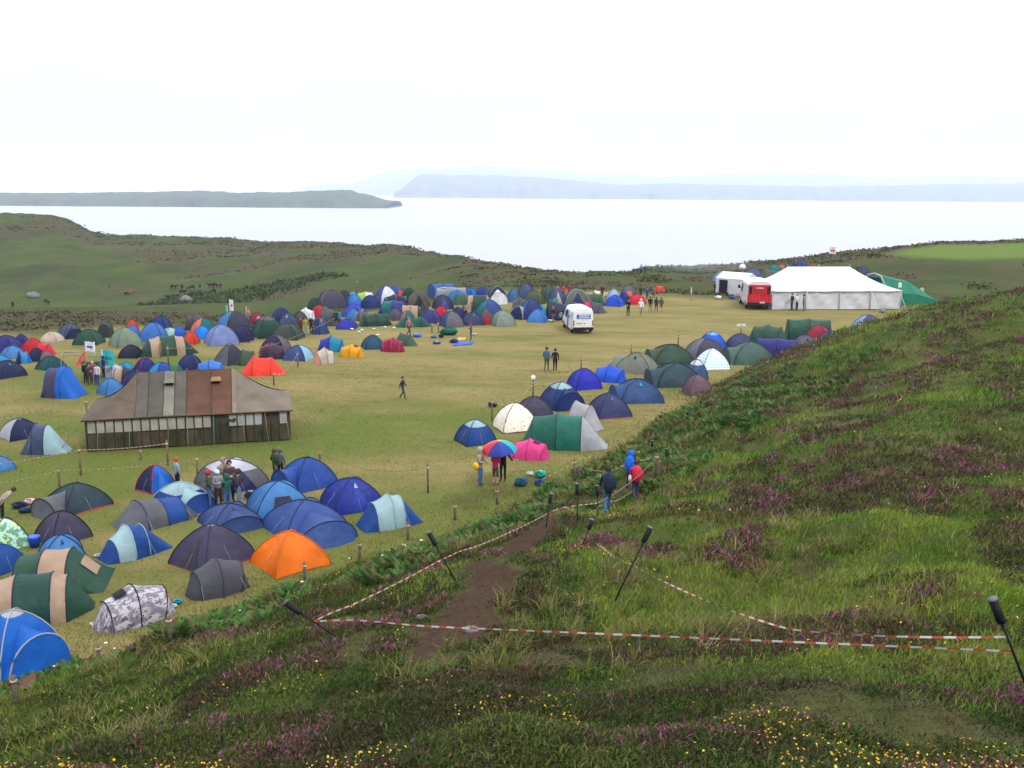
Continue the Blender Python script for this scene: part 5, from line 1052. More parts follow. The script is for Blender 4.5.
# around the field
P(403, 400.5, 22, 'person in a long dark coat walking alone across the open grass', (.035, .03, .03), (.04, .045, .045), 'walk', 70, hair=(.10, .05, .03), feet=(.01, .06, .05))
P(546.5, 372, 25, 'person in a blue jacket and green camouflage trousers walking away', (.03, .09, .22), (.06, .08, .035), 'walk', 170)
P(555, 372.5, 24, 'person all in black walking beside the blue jacketed walker', DK, DK, 'walk', 180)
P(409, 337, 20, 'person in a pinkish top walking beside the grey green ridge tent', (.30, .12, .14), (.02, .03, .05), 'walk', 60, hair=(.2, .12, .07))
P(471, 341, 19, 'person in a dark brown coat standing by the spread blue groundsheet', (.08, .06, .06), (.02, .03, .06), 'hold', -90, hair=(.12, .03, .02))
# the group by the grey igloo tent
P(210, 509, 40, 'person in a dark camouflage jacket with a red cap among the standing group', (.035, .05, .025), JEAN, 'pocket', 100, hat=(.30, .03, .04))
P(219, 506, 36, 'person in a checked shirt and white hat among the standing group', (.20, .21, .23), (.04, .03, .04), 'hold', 10, hat=(.5, .52, .55))
P(228.5, 511, 38, 'person with a green hooded top seen from behind', (.012, .075, .055), JEAN, 'hold', 185, hood=(.012, .08, .055))
P(240, 507, 38, 'person in a dark brown jacket and pale jeans with hands in pockets', (.045, .03, .035), (.10, .16, .30), 'pocket', -110)
P(231, 503, 44, 'person in a maroon top standing behind the green hooded one', (.06, .035, .035), DK, 'hold', 10)
P(225, 502, 46, 'tall person in a pale grey beige jumper at the back of the standing group', (.20, .18, .15), KH, 'stand', 20, hair=(.2, .14, .10))
P(275.5, 482, 26, 'shorter of the two people beyond the royal blue tent, in a dark green jacket', (.02, .045, .02), KH, 'pocket', 120, hat=(.05, .035, .025))
P(281, 481, 29, 'taller of the two people beyond the royal blue tent, in grey', (.09, .09, .11), DK, 'stand', 150, hat=(.10, .10, .11))
P(178, 492, 27, 'red haired person in a pale blue top beyond the blue dome', (.17, .24, .27), DK, 'stand', 120, hair=(.30, .06, .02))
P(3, 521, 30, 'person in a beige top bending over near the luggage pile', (.24, .19, .16), DK, 'bend', 100)
# backpackers on the path
P(607, 515, 44, 'backpacker with a huge dark rucksack walking down the path', (.02, .025, .04), JEAN, 'walk', 188, pack=(.012, .022, .04))
P(635, 500, 40, 'backpacker in a red jacket carrying white and red bags on the path', (.42, .02, .06), (.03, .045, .09), 'walk', 190, bag=((.55, .5, .46), 1), pack=(.45, .02, .05))
P(630, 491, 41, 'backpacker with a bright blue rucksack cover leading the way', (.015, .02, .04), DK, 'walk', 170, pack=(.01, .10, .50), hood=(.01, .10, .50))
# gazebo group
P(86, 384, 21, 'dark dressed person at the gazebo, nearest the big blue tunnel tent', DK, DK, 'stand', 40)
P(90, 386, 20, 'person in a dark brown coat at the gazebo', (.06, .035, .025), (.05, .03, .02), 'hold', 30)
P(94, 384, 21, 'person with a magenta scarf and blond hair at the gazebo', (.16, .02, .09), (.05, .05, .16), 'stand', 20, hair=(.40, .28, .08))
P(98, 386, 22, 'person in a white top and blue skirt at the gazebo', (.42, .43, .45), (.03, .04, .20), 'stand', -40)
P(104, 378, 18, 'person in an indigo hooded top beside the turquoise banner', (.03, .025, .12), DK, 'stand', -60, hood=(.03, .025, .12))
# crowd in the middle
for q in [(301, 335, 18, 'person in a dark red jumper standing behind the tape line', (.10, .025, .02), DK, 'stand', 30), (306, 336, 19, 'person in a mustard vest and pale jeans behind the tape line', (.25, .20, .03), (.18, .22, .25), 'stand', 10),
          (311.5, 335, 19, 'person in black with a white cap behind the tape line', DK, DK, 'stand', -20), (317, 334, 17, 'person in navy with bare arms beside the steel blue tent', (.025, .03, .06), (.03, .05, .14), 'hold', 30), (320.5, 334, 17, 'person in a pink checked shirt beside the steel blue tent', (.28, .14, .13), (.05, .09, .2), 'hold', -40)]:
    P(*q, hat=(.5, .5, .5) if 'white cap' in q[3] else None)
P(336, 326, 16, 'person in navy standing at the open grey shelter', (.02, .025, .07), DK, 'stand', 30); P(339.5, 326, 15, 'person in a bright teal jacket at the open grey shelter', (.01, .24, .30), (.06, .02, .08), 'stand', -60)
P(466, 318, 15, 'person in a cream and brown jacket amid the middle tents', (.22, .17, .12), DK, 'stand', 20); P(472, 317, 14, 'person in navy turning away amid the middle tents', (.025, .03, .10), (.02, .02, .05), 'stand', -100)
P(553, 322.5, 16, 'person in a black jacket and jeans by the white bags near the white van', (.03, .015, .025), (.05, .08, .16), 'stand', 40, hair=(.25, .12, .07))
P(547.5, 297, 14, 'person in a yellow hi-vis jacket at the back of the crowd', (.45, .62, .03), DK, 'stand', 20); P(563.5, 298, 13, 'person in a scarlet jacket at the back of the crowd', (.45, .02, .05), DK, 'stand', 10)
P(569, 297, 13, 'person in a crimson jacket seen past the scarlet one', (.33, .02, .06), (.05, .05, .10), 'stand', -30); P(557.5, 297, 12, 'person in orange beige beside the scarlet jacket', (.40, .16, .08), DK, 'stand', 0); P(575.5, 300, 11, 'person in pale blue in front of the grey olive dome', (.25, .38, .5), DK, 'stand', 0)
P(602, 298, 13, 'person in a dark jacket and red hat beside the strong blue dome', (.035, .02, .05), DK, 'stand', -30, hat=(.30, .05, .06)); P(606, 300, 10, 'person in white sitting among the tents', (.4, .4, .42), DK, 'sit', 0)
# strolling people near the scarlet dome
P(628, 317, 18, 'person dressed in black standing with folded arms, apart from the strollers', DK, DK, 'hold', -20); P(640.5, 316, 17, 'person in a white coat and white hat', (.60, .60, .63), (.2, .18, .2), 'walk', 10, hat=(.6, .6, .62))
P(650, 312.5, 16, 'stroller in a black jacket and tan trousers', DK, (.2, .13, .09), 'walk', 170); P(656, 312, 15, 'stroller in dark green trousers in the middle of the strolling trio', (.03, .03, .035), (.02, .03, .02), 'walk', 165); P(661, 312.5, 15, 'stroller in charcoal and orange brown shorts', (.035, .035, .045), (.25, .08, .05), 'walk', 190, shorts=True)
P(640.5, 299, 13, 'person in a dark green hooded coat behind the scarlet dome', (.015, .025, .02), DK, 'stand', 20, hood=(.015, .025, .02)); P(647, 300, 12, 'person in a strong blue jacket behind the strollers', (.02, .05, .25), DK, 'stand', 10); P(653.5, 299, 11, 'person in a grey brown coat behind the strollers', (.13, .11, .10), (.05, .05, .05), 'stand', -20)
P(641, 274, 9, 'person in pale grey standing on the skyline above the sea', (.2, .2, .22), DK, 'stand', 180); P(645.5, 275, 10, 'person in dark blue standing on the skyline above the sea', (.05, .06, .10), (.04, .05, .08), 'stand', 170)
# by the vans and marquee
P(691, 301, 14, 'person in a white top and pale jeans alone on the grass', (.45, .43, .40), (.14, .24, .34), 'stand', 90, hair=(.25, .16, .10)); P(714.5, 294, 10, 'person in black at the corner of the small white tent', DK, DK, 'stand', 60)
P(725.5, 291.5, 12, 'person in a lime hi-vis vest in the small white tent doorway', (.38, .62, .03), DK, 'stand', 0); P(739, 293, 8, 'person in grey sitting against the small white tent', (.06, .06, .08), DK, 'sit', 0)
P(726.5, 299, 8, 'person in black sitting on the grass beside white bags', DK, (.02, .02, .05), 'sit', 60)
P(791.5, 310.5, 18, 'person in a navy jacket talking in front of the white marquee', (.03, .025, .06), (.03, .04, .10), 'pocket', -60, hair=(.12, .06, .04)); P(796.5, 311, 18, 'person in a white jumper in front of the white marquee', (.50, .50, .53), (.015, .02, .05), 'hold', 60, hair=(.3, .18, .09)); P(803, 312, 18, 'person in an olive coat and jeans in front of the white marquee', (.10, .085, .065), (.06, .11, .18), 'stand', 90)
P(910.5, 300, 14, 'person in black at the side of the large green tent', DK, DK, 'stand', 20); P(915.5, 300, 13, 'person in dark green at the side of the large green tent', (.02, .04, .035), DK, 'stand', -10); P(921, 299, 13, 'person in white at the side of the large green tent', (.4, .42, .42), (.2, .25, .25), 'stand', 0)
# ---- cattle
def cow_mesh(pose):
    J = dict(rump=(0, .75, 1.15, .27, .30), belly=(0, .2, 1.05, .33, .36), chest=(0, -.45, 1.08, .29, .36), neck=(0, -.85, 1.25, .17), poll=(0, -1.12, 1.38, .13), muz=(0, -1.45, 1.22, .075), tail=(0, 1.02, 1.15, .04), tail2=(0, 1.08, .6, .03))
    if pose == 'graze': J.update(neck=(0, -.88, .95, .17), poll=(0, -1.15, .62, .13), muz=(0, -1.3, .28, .08))
    E = [('belly', 'rump'), ('belly', 'chest'), ('chest', 'neck'), ('neck', 'poll'), ('poll', 'muz'), ('rump', 'tail'), ('tail', 'tail2')]
    for s, n in ((-1, 'L'), (1, 'R')):
        J.update({'ear'+n: (s*.24, J['poll'][1]+.02, J['poll'][2]+.03, .035), 'hip'+n: (s*.16, .72, .95, .17), 'st'+n: (s*.17, .60, .68, .11), 'hk'+n: (s*.17, .82, .46, .06), 'hf'+n: (s*.17, .76, .05, .06), 'sh'+n: (s*.15, -.42, .85, .13), 'kn'+n: (s*.15, -.46, .45, .065), 'ff'+n: (s*.15, -.45, .05, .06)})
        E += [('rump', 'hip'+n), ('hip'+n, 'st'+n), ('st'+n, 'hk'+n), ('hk'+n, 'hf'+n), ('chest', 'sh'+n), ('sh'+n, 'kn'+n), ('kn'+n, 'ff'+n), ('poll', 'ear'+n)]
    if pose == 'lie':
        for k, q in list(J.items()): J[k] = (q[0], q[1], q[2]-.68, *q[3:])
        for s, n in ((-1, 'L'), (1, 'R')): J.update({'hip'+n: (s*.22, .62, .30, .17), 'st'+n: (s*.38, .35, .22, .11), 'hk'+n: (s*.40, .62, .10, .06), 'hf'+n: (s*.34, .30, .07, .06), 'sh'+n: (s*.2, -.45, .26, .12), 'kn'+n: (s*.24, -.75, .12, .065), 'ff'+n: (s*.2, -.45, .07, .06)})
    order = ['belly']+[k for k in J if k != 'belly']; return body_mesh('cow_body', {k: J[k] for k in order}, E, lambda a, b: 0, 1)
_cow = {}
COWS = [(13, 307, 'graze', 200, 'black cow grazing alone, lowest on the pasture', DK), (47, 304.5, 'graze', 60, 'black cow grazing below the pale rock', DK), (127, 296, 'graze', 80, 'black cow standing with the brown calf', DK), (132.5, 294, 'stand', -70, 'brown calf standing behind a black cow', (.20, .08, .04)),
        (174, 290, 'stand', 90, 'black cow standing side on at the edge of the herd', DK), (182, 290, 'stand', 20, 'black cow standing end on in the herd', DK), (191.5, 290.5, 'graze', -50, 'black cow grazing in the middle of the herd', DK), (200, 288.5, 'stand', 10, 'small black cow seen end on in the herd', DK),
        (211, 288.5, 'stand', -90, 'black cow at the top corner of the herd', DK), (215.5, 288, 'graze', 75, 'black cow nearest the brown heifer', DK), (221, 288, 'stand', 20, 'reddish brown heifer beside the herd', (.14, .04, .02)), (201, 296, 'graze', 30, 'black cow grazing lower in the herd', DK), (213, 294.5, 'graze', -30, 'black cow head down beside the scrub', DK),
        (183, 295.5, 'stand', 90, 'black cow behind the lying cows', DK), (175, 297, 'lie', 85, 'black cow lying in the grass', DK), (169, 298, 'lie', -80, 'black cow lying lowest in the herd', DK), (186, 300.5, 'graze', 85, 'black cow standing over the grey boulder', DK)]
for px, py, pose, a, lab, c in COWS:
    if pose not in _cow: _cow[pose] = cow_mesh(pose)
    g = hit(px, py); s = .78 if 'calf' in lab or 'small' in lab else 1.02; o = link('cow', _cow[pose]); o.location = (g.x, g.y, hz(g.x, g.y)+.03); o.scale = (s, s, s); o.rotation_euler = (0, 0, rad(a)); o.material_slots[0].link = 'OBJECT'; o.material_slots[0].material = mat(c, rough=.8, bump=0, nm='hide'); meta(o, lab, 'cow', 'cattle on the pasture')
# ------------------------------------------------------------------ umbrella, posts, tape, torches, flags, luggage
def umbrella():
    b = UMB; m = b.matrix_basis; p = m @ Vector((-.08, -.30, 1.40)); r = empty('umbrella', p, .3, 'open rainbow umbrella with coloured panels', 'umbrella'); R_ = .86
    r.rotation_euler = (rad(4), rad(-6), .25); MB().tube([(0, 0, -.12), (0, 0, .66)], .012, 6).build('shaft', STEELM, r); MB().tube([(0, 0, -.12), (0, 0, -.2), (.03, 0, -.24), (.06, 0, -.2)], .018, 6).build('handle', mat((.02, .02, .02), nm='black_plastic'), r)
    cols = [(.60, .09, .03), (.48, .02, .05), (.025, .035, .20), (.02, .05, .28), (.02, .30, .38), (.10, .42, .30), (.6, .36, .03), (.6, .16, .02)]
    for k in range(8):
        G = []
        for j in range(7):
            t = j/6*.5*math.pi*.74; row = []
            for i in range(6):
                a = 2*math.pi*(k+i/5)/8+math.pi*.72; q = 1-.07*math.sin(math.pi*i/5)*(j/6)**2; row.append((R_*q*math.sin(t)/math.sin(.37*math.pi)*math.cos(a), R_*q*math.sin(t)/math.sin(.37*math.pi)*math.sin(a), .62-.44*(1-math.cos(t))/(1-math.cos(.37*math.pi))))
            G.append(row)
        MB().grid(G).build('canopy_panel', fabric(cols[k]), r); a = 2*math.pi*k/8+math.pi*.72
        MB().tube([(R_*math.sin(t)/math.sin(.37*math.pi)*math.cos(a), R_*math.sin(t)/math.sin(.37*math.pi)*math.sin(a), .605-.44*(1-math.cos(t))/(1-math.cos(.37*math.pi))) for t in np.linspace(.02, .37*math.pi, 6)], .006, 4).build('rib', STEELM, r)
umbrella()
TOPS = {}
def post(key, px, yt, yb, label, c=(.13, .09, .055), r=.045, lean=0.0, group='wooden posts of the taped lanes'):
    g = hit(px, yb); h = max((yb-yt)*depth(g)/F/.97, .35); o = empty('wooden_post', (g.x, g.y, hz(g.x, g.y)-.05), 0, label, 'post', group)
    if depth(g) > 60: r *= 1.2
    MB().tube([(0, 0, -.25), (lean*.5, 0, h*.5), (lean, 0, h+.05)], r, 7, r*.9).build('stake', mat(c, rough=.9, var=.35, scale=6, bump=.4, bscale=20, nm='weathered_wood'), o)
    MB().tube([(lean*.86, 0, h*.86), (lean*.92, 0, h*.92)], r*1.25, 7).build('tape_knot', cloth((.5, .32, .25)), o); TOPS[key] = Vector((g.x+lean*.9, g.y, hz(g.x, g.y)+h*.9-.05)); return o
for q in [('a1', 81, 446, 475, 'thick post just below the brown marquee corner'), ('a2', 60, 467, 489, 'short thin post above the dark slate dome'), ('a3', 168, 440, 465, 'post with a bundle of tape in front of the brown marquee'), ('a4', 198, 455, 481, 'post behind the grey igloo tent'), ('a5', 88, 398, 426, 'pale post at the corner of the brown marquee'),
          ('a6', 141, 449, 460, 'low peg post before the brown marquee wall'), ('a7', 320, 450, 463, 'post behind the royal blue porch tent'), ('a8', 428, 463, 493, 'lone rough post in the open grass'), ('b1', 161, 340, 357, 'post behind the tunnel tent tape, thinner one'), ('b2', 168.5, 346, 364, 'post in front of the two band tunnel tent'), ('b3', 298, 352, 367, 'post beside the slate blue dome with loose tape'), ('b4', 274, 372, 385, 'leaning peg beside the orange red tent'),
          ('c1', 492, 399, 421, 'dark rough post beside the sprig patterned dome'), ('c2', 533, 380, 399, 'post carrying a white disc above the purple grey dome'), ('c3', 581, 357, 374, 'post behind the royal blue dome with dark seams'), ('c4', 631, 345, 360, 'post behind the grey olive tent'), ('c5', 678, 332, 348, 'post behind the dark forest green dome'), ('c6', 740, 325, 347, 'sign post with a white board by the slate purple dome'),
          ('d1', 357, 280, 296, 'post with a dark top on the far slope beyond the camp'), ('d2', 432, 323, 333, 'thin pale post in front of the bottle green tent'), ('d3', 438.5, 322, 333, 'thin brown post in front of the bottle green tent')]: post(*q, r=.05)
for q in [('e1', 16, 674, 706, 'grey stump post under the bright blue dome', 0), ('e2', 100, 643, 668, 'grey stump post below the camouflage tent', 0), ('e3', 170, 615, 640, 'grey stump post beside the camouflage tent', 0), ('e4', 305, 562, 580, 'grey stump post in front of the orange dome', 0), ('e5', 360, 541, 560, 'grey stump post below the lone blue tent', 0), ('e6', 408, 522, 540, 'thin stump post beside the lone blue tent', 0),
          ('e7', 455, 503, 520, 'thin grey stake among the bracken by the umbrella group', 0), ('e8', 497, 488, 504, 'thin grey stake right below the umbrella group', 0), ('f1', 574, 459, 481, 'thick gate post where the path meets the field', 0), ('f2', 656, 453, 478, 'thick gate post near the top of the path', 0)]: post(q[0], q[1], q[2], q[3], q[4], c=(.10, .085, .06), r=.06, group='old fence posts along the foot of the hill')
def sign_on(key, label, w, h, disc=False):
    p = TOPS[key]; r = empty('sign_board', (p.x, p.y, p.z+.1), 0, label, 'sign'); wm = mat((.55, .56, .6), rough=.5, bump=0, nm='sign_white')
    if disc: o = MB().lathe([(.0, -.03), (.13, -.02), (.16, 0), (.13, .02), (0, .03)], 14).build('disc', wm, r); o.rotation_euler = (rad(80), 0, 0); o.location = (0, -.03, .22)
    else: MB().box((0, -.02, h/2), (w/2, .015, h/2)).build('board', wm, r, smooth=False); MB().box((0, 0, h*.2), (.03, .02, h*.5)).build('batten', WOOD, r, smooth=False)
sign_on('c2', 'round white disc on the post above the purple grey dome', 0, 0, True); sign_on('c6', 'small white board on the post by the slate purple dome', .75, .2)
REDM = mat((.34, .07, .045), rough=.45, var=.05, bump=0, nm='tape_red'); WHM = mat((.46, .44, .42), rough=.45, var=.05, bump=0, nm='tape_white')
def tape(pts, label, sag=.12, w=.028, stripe=.14, group='red and white barrier tape', mats=None, tw=0.0, clear=.42):
    V = [Vector(p) for p in pts]; path = []
    for a, b in zip(V[:-1], V[1:]):
        n = max(2, int((b-a).length/stripe))
        for i in range(n): t = i/n; path.append(a.lerp(b, t)-Vector((0, 0, 4*t*(1-t)*sag*min(1.5, (b-a).length/5))))
    path.append(V[-1])
    for i in range(1, len(path)-1):
        if path[i].y < 40: path[i].z = max(path[i].z, hz(path[i].x, path[i].y)+clear)
    for _ in range(6): path = [path[0]]+[path[i]*.5+(path[i-1]+path[i+1])*.25 for i in range(1, len(path)-1)]+[path[-1]]
    c = sum((p for p in path), Vector())/len(path); o = empty('barrier_tape', c, 0, label, 'tape', group); m = (MB(), MB()); rr = random.Random(len(path)); ph = rr.uniform(0, 6)
    for i in range(len(path)-1):
        def e(k):
            q = path[k]-c; an = math.pi/2+.5*math.sin(k*.31+ph)*tw; t = (path[min(k+1, len(path)-1)]-path[max(k-1, 0)]).normalized(); s = t.cross(Vector((0, 0, 1))).normalized(); d = s*math.cos(an)+Vector((0, 0, 1))*math.sin(an); return q-d*w/2, q+d*w/2
        a, b = e(i); c_, d_ = e(i+1); m[i % 2].add([a, c_, d_, b], [(0, 1, 2, 3)])
    v = m[0].v+m[1].v; mb = MB(); mb.add(v, m[0].f); n = len(m[0].v); mb.f += [tuple(n+i for i in f) for f in m[1].f]; me = mb.build('striped_ribbon', list(mats or (REDM, WHM)), None, False); me.data.polygons.foreach_set('material_index', [0]*len(m[0].f)+[1]*len(m[1].f)); bm = bmesh.new(); bm.from_mesh(me.data); bmesh.ops.remove_doubles(bm, verts=bm.verts, dist=.0005); bm.to_mesh(me.data); bm.free(); D.objects.remove(o); me.name = 'barrier_tape'; me.location = c; meta(me, label, 'tape', group)
LT = (mat((.22, .11, .07), bump=0, nm='tape_faded'), mat((.30, .26, .20), bump=0, nm='tape_faded'))
TORCH = mat((.006, .006, .009), rough=.6, bump=0, nm='black_plastic')
def torch(px0, py0, px1, py1, label, d=None, big=1.0):
    b = hit(px1, py1); t = at_y(px0, py0, b.y+.05); L = (t-b).length; r = empty('garden_torch', (b.x, b.y, b.z-.1), 0, label, 'torch', 'black stake torches holding the tape'); dv = t-b; u = dv.normalized(); z = Vector((0, 0, .1)); hl = min(.30, L*.28)*big
    MB().tube([z-u*.15, z+u*(L-hl)], .016, 7).build('stake', TORCH, r); rr = .055*big
    MB().tube([z+u*(L-hl), z+u*(L-hl+.03), z+u*L], rr, 10).build('canister', TORCH, r); MB().tube([z+u*L, z+u*(L+.025)], rr*1.08, 10).build('rim', mat((.10, .10, .11), rough=.4, bump=0, nm='pale_rim'), r)
    return lambda f: b+u*(L*f)
tA = torch(286, 603, 341, 640, 'leaning black torch at the lower edge of the path'); tB = torch(650, 528, 612, 607, 'leaning black torch in the middle of the grassy hillside'); tC = torch(993, 600, 1030, 696, 'black torch nearest the camera at the picture edge'); tD = torch(429, 533, 456, 582, 'leaning black torch above the dirt path')
tE = torch(592, 520, 580, 552, 'short leaning torch beside the bend of the path'); tF = torch(577, 484, 577.5, 522, 'upright torch just before the dark rucksack'); tG = torch(597, 486, 598, 520, 'upright torch beside the dark rucksack'); tH = torch(551, 494, 546, 527, 'thin torch above the bracken strip'); tI = torch(666.5, 449, 667.5, 478, 'upright torch behind the thick gate post'); tJ = torch(652, 441, 652.5, 462, 'small torch among the bracken above the gate post')
tape([tA(.50), tC(.47)], 'long tape running straight across the dirt path', .0, tw=.3); tape([tA(.50), tD(.48), tH(.42)], 'tape rising from the lower torch along the near side of the path', .05); tape([tH(.42), tF(.45), tG(.5)], 'tape between the bracken torches and the dark rucksack', .05)
tape([tG(.5), TOPS['f2']], 'tape passing the backpackers up to the gate post', .12); tape([tE(.55), tB(.54)], 'tape from the path bend to the hillside torch', .10, tw=1, clear=.15); tape([tB(.54), at_y(790, 630, tC(.5).y+1.6), tC(.62)], 'tape drooping from the hillside torch to the nearest torch', .08, tw=1, clear=.15)
tape([tE(.40), at_y(600, 507, hit(604, 515).y-1.2), at_y(632, 491, hit(632, 503).y-1.0)], 'tape beside the jeans of the dark rucksack carrier', .05); tape([TOPS['f2'], at_y(668, 472, hit(668, 476).y-.2), at_y(660, 481, hit(660, 484).y-.2)], 'loose tape hanging from the gate post', .1); tape([TOPS['f1'], at_y(614, 470, hit(614, 480).y), at_y(650, 458, hit(650, 470).y)], 'tape from the field gate into the bracken', .2); tape([at_y(540, 480, hit(540, 484).y), TOPS['f1']], 'low tape beside the luggage at the field gate', .1)
tape([at_y(-12, 464, hit(-12, 480).y), TOPS['a1'], TOPS['a3']], 'tape in front of the brown marquee', .1, .04, .10, mats=LT); tape([at_y(-12, 485, hit(-12, 505).y), TOPS['a2'], TOPS['a4']], 'tape between the brown marquee and the nearer tents', .1, .035, .10, mats=LT); tape([TOPS['a5'], at_y(112, 400, hit(112, 425).y)], 'short tape behind the brown marquee corner', .05, .04, .1, mats=LT)
tape([TOPS['a7'], TOPS['a8'], ], 'faint tape over the open grass to the lone post', .35, .03, .12, mats=LT); tape([TOPS['b3'], at_y(283, 374, hit(281, 384).y), TOPS['b4']], 'loose tape beside the orange red tent', .1, .06)
BT = (mat((.34, .25, .14), bump=0, nm='tape_faded'), mat((.40, .33, .22), bump=0, nm='tape_faded'))
tape([TOPS['c1'], TOPS['c2'], TOPS['c3'], TOPS['c4'], TOPS['c5'], TOPS['c6']], 'faded tan tape along the row of tents below the hill', .5, .05, .4, mats=BT); tape([at_y(230, 352, hit(230, 362).y), at_y(272, 345, hit(272, 360).y), at_y(335, 318, hit(335, 330).y)], 'tape crossing the crowded camp in front of the standing friends', .1, .04, .2, mats=LT); tape([TOPS['b2'], at_y(258, 340, hit(258, 352).y)], 'tape in front of the two band tunnel tent and lilac dome', .15, .035, .2, mats=LT)
tape([at_y(-10, 421, hit(-10, 430).y), at_y(60, 404, hit(60, 412).y)], 'tape lying low across the grass behind the navy pale seamed tent', .05, .04, .2, mats=LT)
# ---- flags, gazebo, banner
def flag(px, yt, yb, w, h, c, label, side=1, stripe=None):
    g = hit(px, yb); k = depth(g)/F; H = (yb-yt)*k; r = empty('flag', (g.x, g.y, hz(g.x, g.y)), 0, label, 'flag'); MB().tube([(0, 0, 0), (0, 0, H)], .025, 6).build('pole', STEELM, r)
    W, Hh = w*k, h*k; G = [[(side*W*i/6, .12*math.sin(i*1.3)*W, H-.05-Hh*j/4-.10*W*(i/6)**2) for i in range(7)] for j in range(5)]; MB().grid(G).build('cloth', cloth(c), r)
    if stripe: MB().grid([[(side*W*i/6, .12*math.sin(i*1.3)*W-.012, H-.05-Hh*(.42+.2*j)-.10*W*(i/6)**2) for i in range(1, 6)] for j in range(2)]).build('emblem', cloth(stripe), r)
flag(231, 299, 330, 3.5, 11, (.52, .52, .55), 'narrow white flag with a red patch standing above the light blue tent', 1, (.4, .05, .08)); flag(228, 305, 328, 4, 5, (.02, .22, .10), 'small green pennant beside the narrow white flag', -1); flag(247, 306, 326, 4, 9, (.32, .10, .09), 'drooping red and cream flag near the crimson dome', 1, (.4, .35, .3)); flag(97, 341, 378, -9, 10, (.48, .48, .55), 'white flag with a dark emblem flying at the gazebo', 1, (.05, .08, .2)); flag(104, 349, 378, 11, 15, (.02, .30, .36), 'turquoise banner with a darker sun shape beside the gazebo', 1, (.02, .16, .14)); flag(835, 247, 264, -7, 7, (.55, .50, .52), 'white banner with red and blue bands on the skyline behind the white marquee', 1, (.45, .04, .08)); flag(897, 282, 305, 3, 5, (.6, .6, .6), 'white pennant at the end of the white marquee', 1)
def gazebo():
    A = hit(63, 383); B = hit(102, 381); L = (B-A).length; a = rot_to(A, B); r = empty('gazebo', (A.x, A.y, hz(A.x, A.y)), a, 'bare metal gazebo frame with a green cloth counter', 'gazebo'); H = 1.75; W = 2.2; pm = mat((.14, .15, .15), rough=.4, bump=0, nm='pole_paint')
    for x in (0, L*.55, L):
        for y in (0, W): MB().tube([(x, y, 0), (x, y, H)], .025, 6).build('leg', pm, r)
    MB().tube([(0, 0, H), (L*.3, 0, H+.2), (L*.55, 0, H), (L, 0, H)], .03, 6).tube([(0, W, H), (L, W, H)], .03, 6).tube([(0, 0, H), (0, W, H)], .03, 6).build('roof_frame', pm, r)
    MB().grid(quad((L*.5, .1, .95), (L, .1, .95), (L, .1, 1.35), (L*.5, .1, 1.35), 6, 3, 0, .03, 1)).build('green_cloth', cloth((.015, .10, .07)), r); MB().grid(quad((L*.30, W*.6, .9), (L*.55, W*.6, 1.0), (L*.6, W*.6, 1.9), (L*.5, W*.6, 1.7), 5, 5, 0, .03, 2)).build('red_cloth', cloth((.5, .06, .05)), r)
    MB().box((L*.75, W*.5, .85), (L*.24, .35, .03)).build('counter', WOOD, r, smooth=False)
gazebo()
# ---- luggage, sheets, small things
def lump(w, h, seed):
    rr = random.Random(seed); mb = MB(); vs = []; fs = []; n, m = 18, 10; ph = [rr.uniform(0, 6.3) for _ in range(4)]
    for i in range(m+1):
        t = math.pi*i/m
        for k in range(n):
            a = 2*math.pi*k/n; q = 1+.16*math.sin(3*a+ph[0]+t*2)+.10*math.sin(5*a-t*4+ph[1])+.12*math.sin(2*a+ph[2])*math.sin(t*2+ph[3]); sq = lambda v: math.copysign(abs(v)**.65, v)
            vs.append((w*q*sq(math.sin(t))*sq(math.cos(a)), w*.7*q*sq(math.sin(t))*sq(math.sin(a)), max(0, h*.72*(1+.9*sq(math.cos(t))*(1+.25*math.sin(a*2+ph[0]))))))
    for i in range(m):
        for k in range(n): fs.append((i*n+k, (i+1)*n+k, (i+1)*n+(k+1) % n, i*n+(k+1) % n))
    return mb.add(vs, fs)
def bag(px, py, wpx, hpx, c, label, c2=None, cat='bag', nm='bag', seed=1, rough=.16):
    g = hit(px, py); k = depth(g)/F; w, h = wpx*k/2, max(hpx*k/2.4, .06); r = empty(nm, (g.x, g.y, hz(g.x, g.y)+.03), -math.atan2(g.x, g.y)+random.uniform(-.3, .3), label, cat); lump(w, h, seed).build('body', cloth(c), r)
    MB().tube([(-w*.4, -w*.5, h*1.3), (-w*.2, -w*.72, h*1.65), (w*.2, -w*.72, h*1.65), (w*.4, -w*.5, h*1.3)], .02, 5).build('handle', cloth(c2 or tuple(x*.5 for x in c)), r)
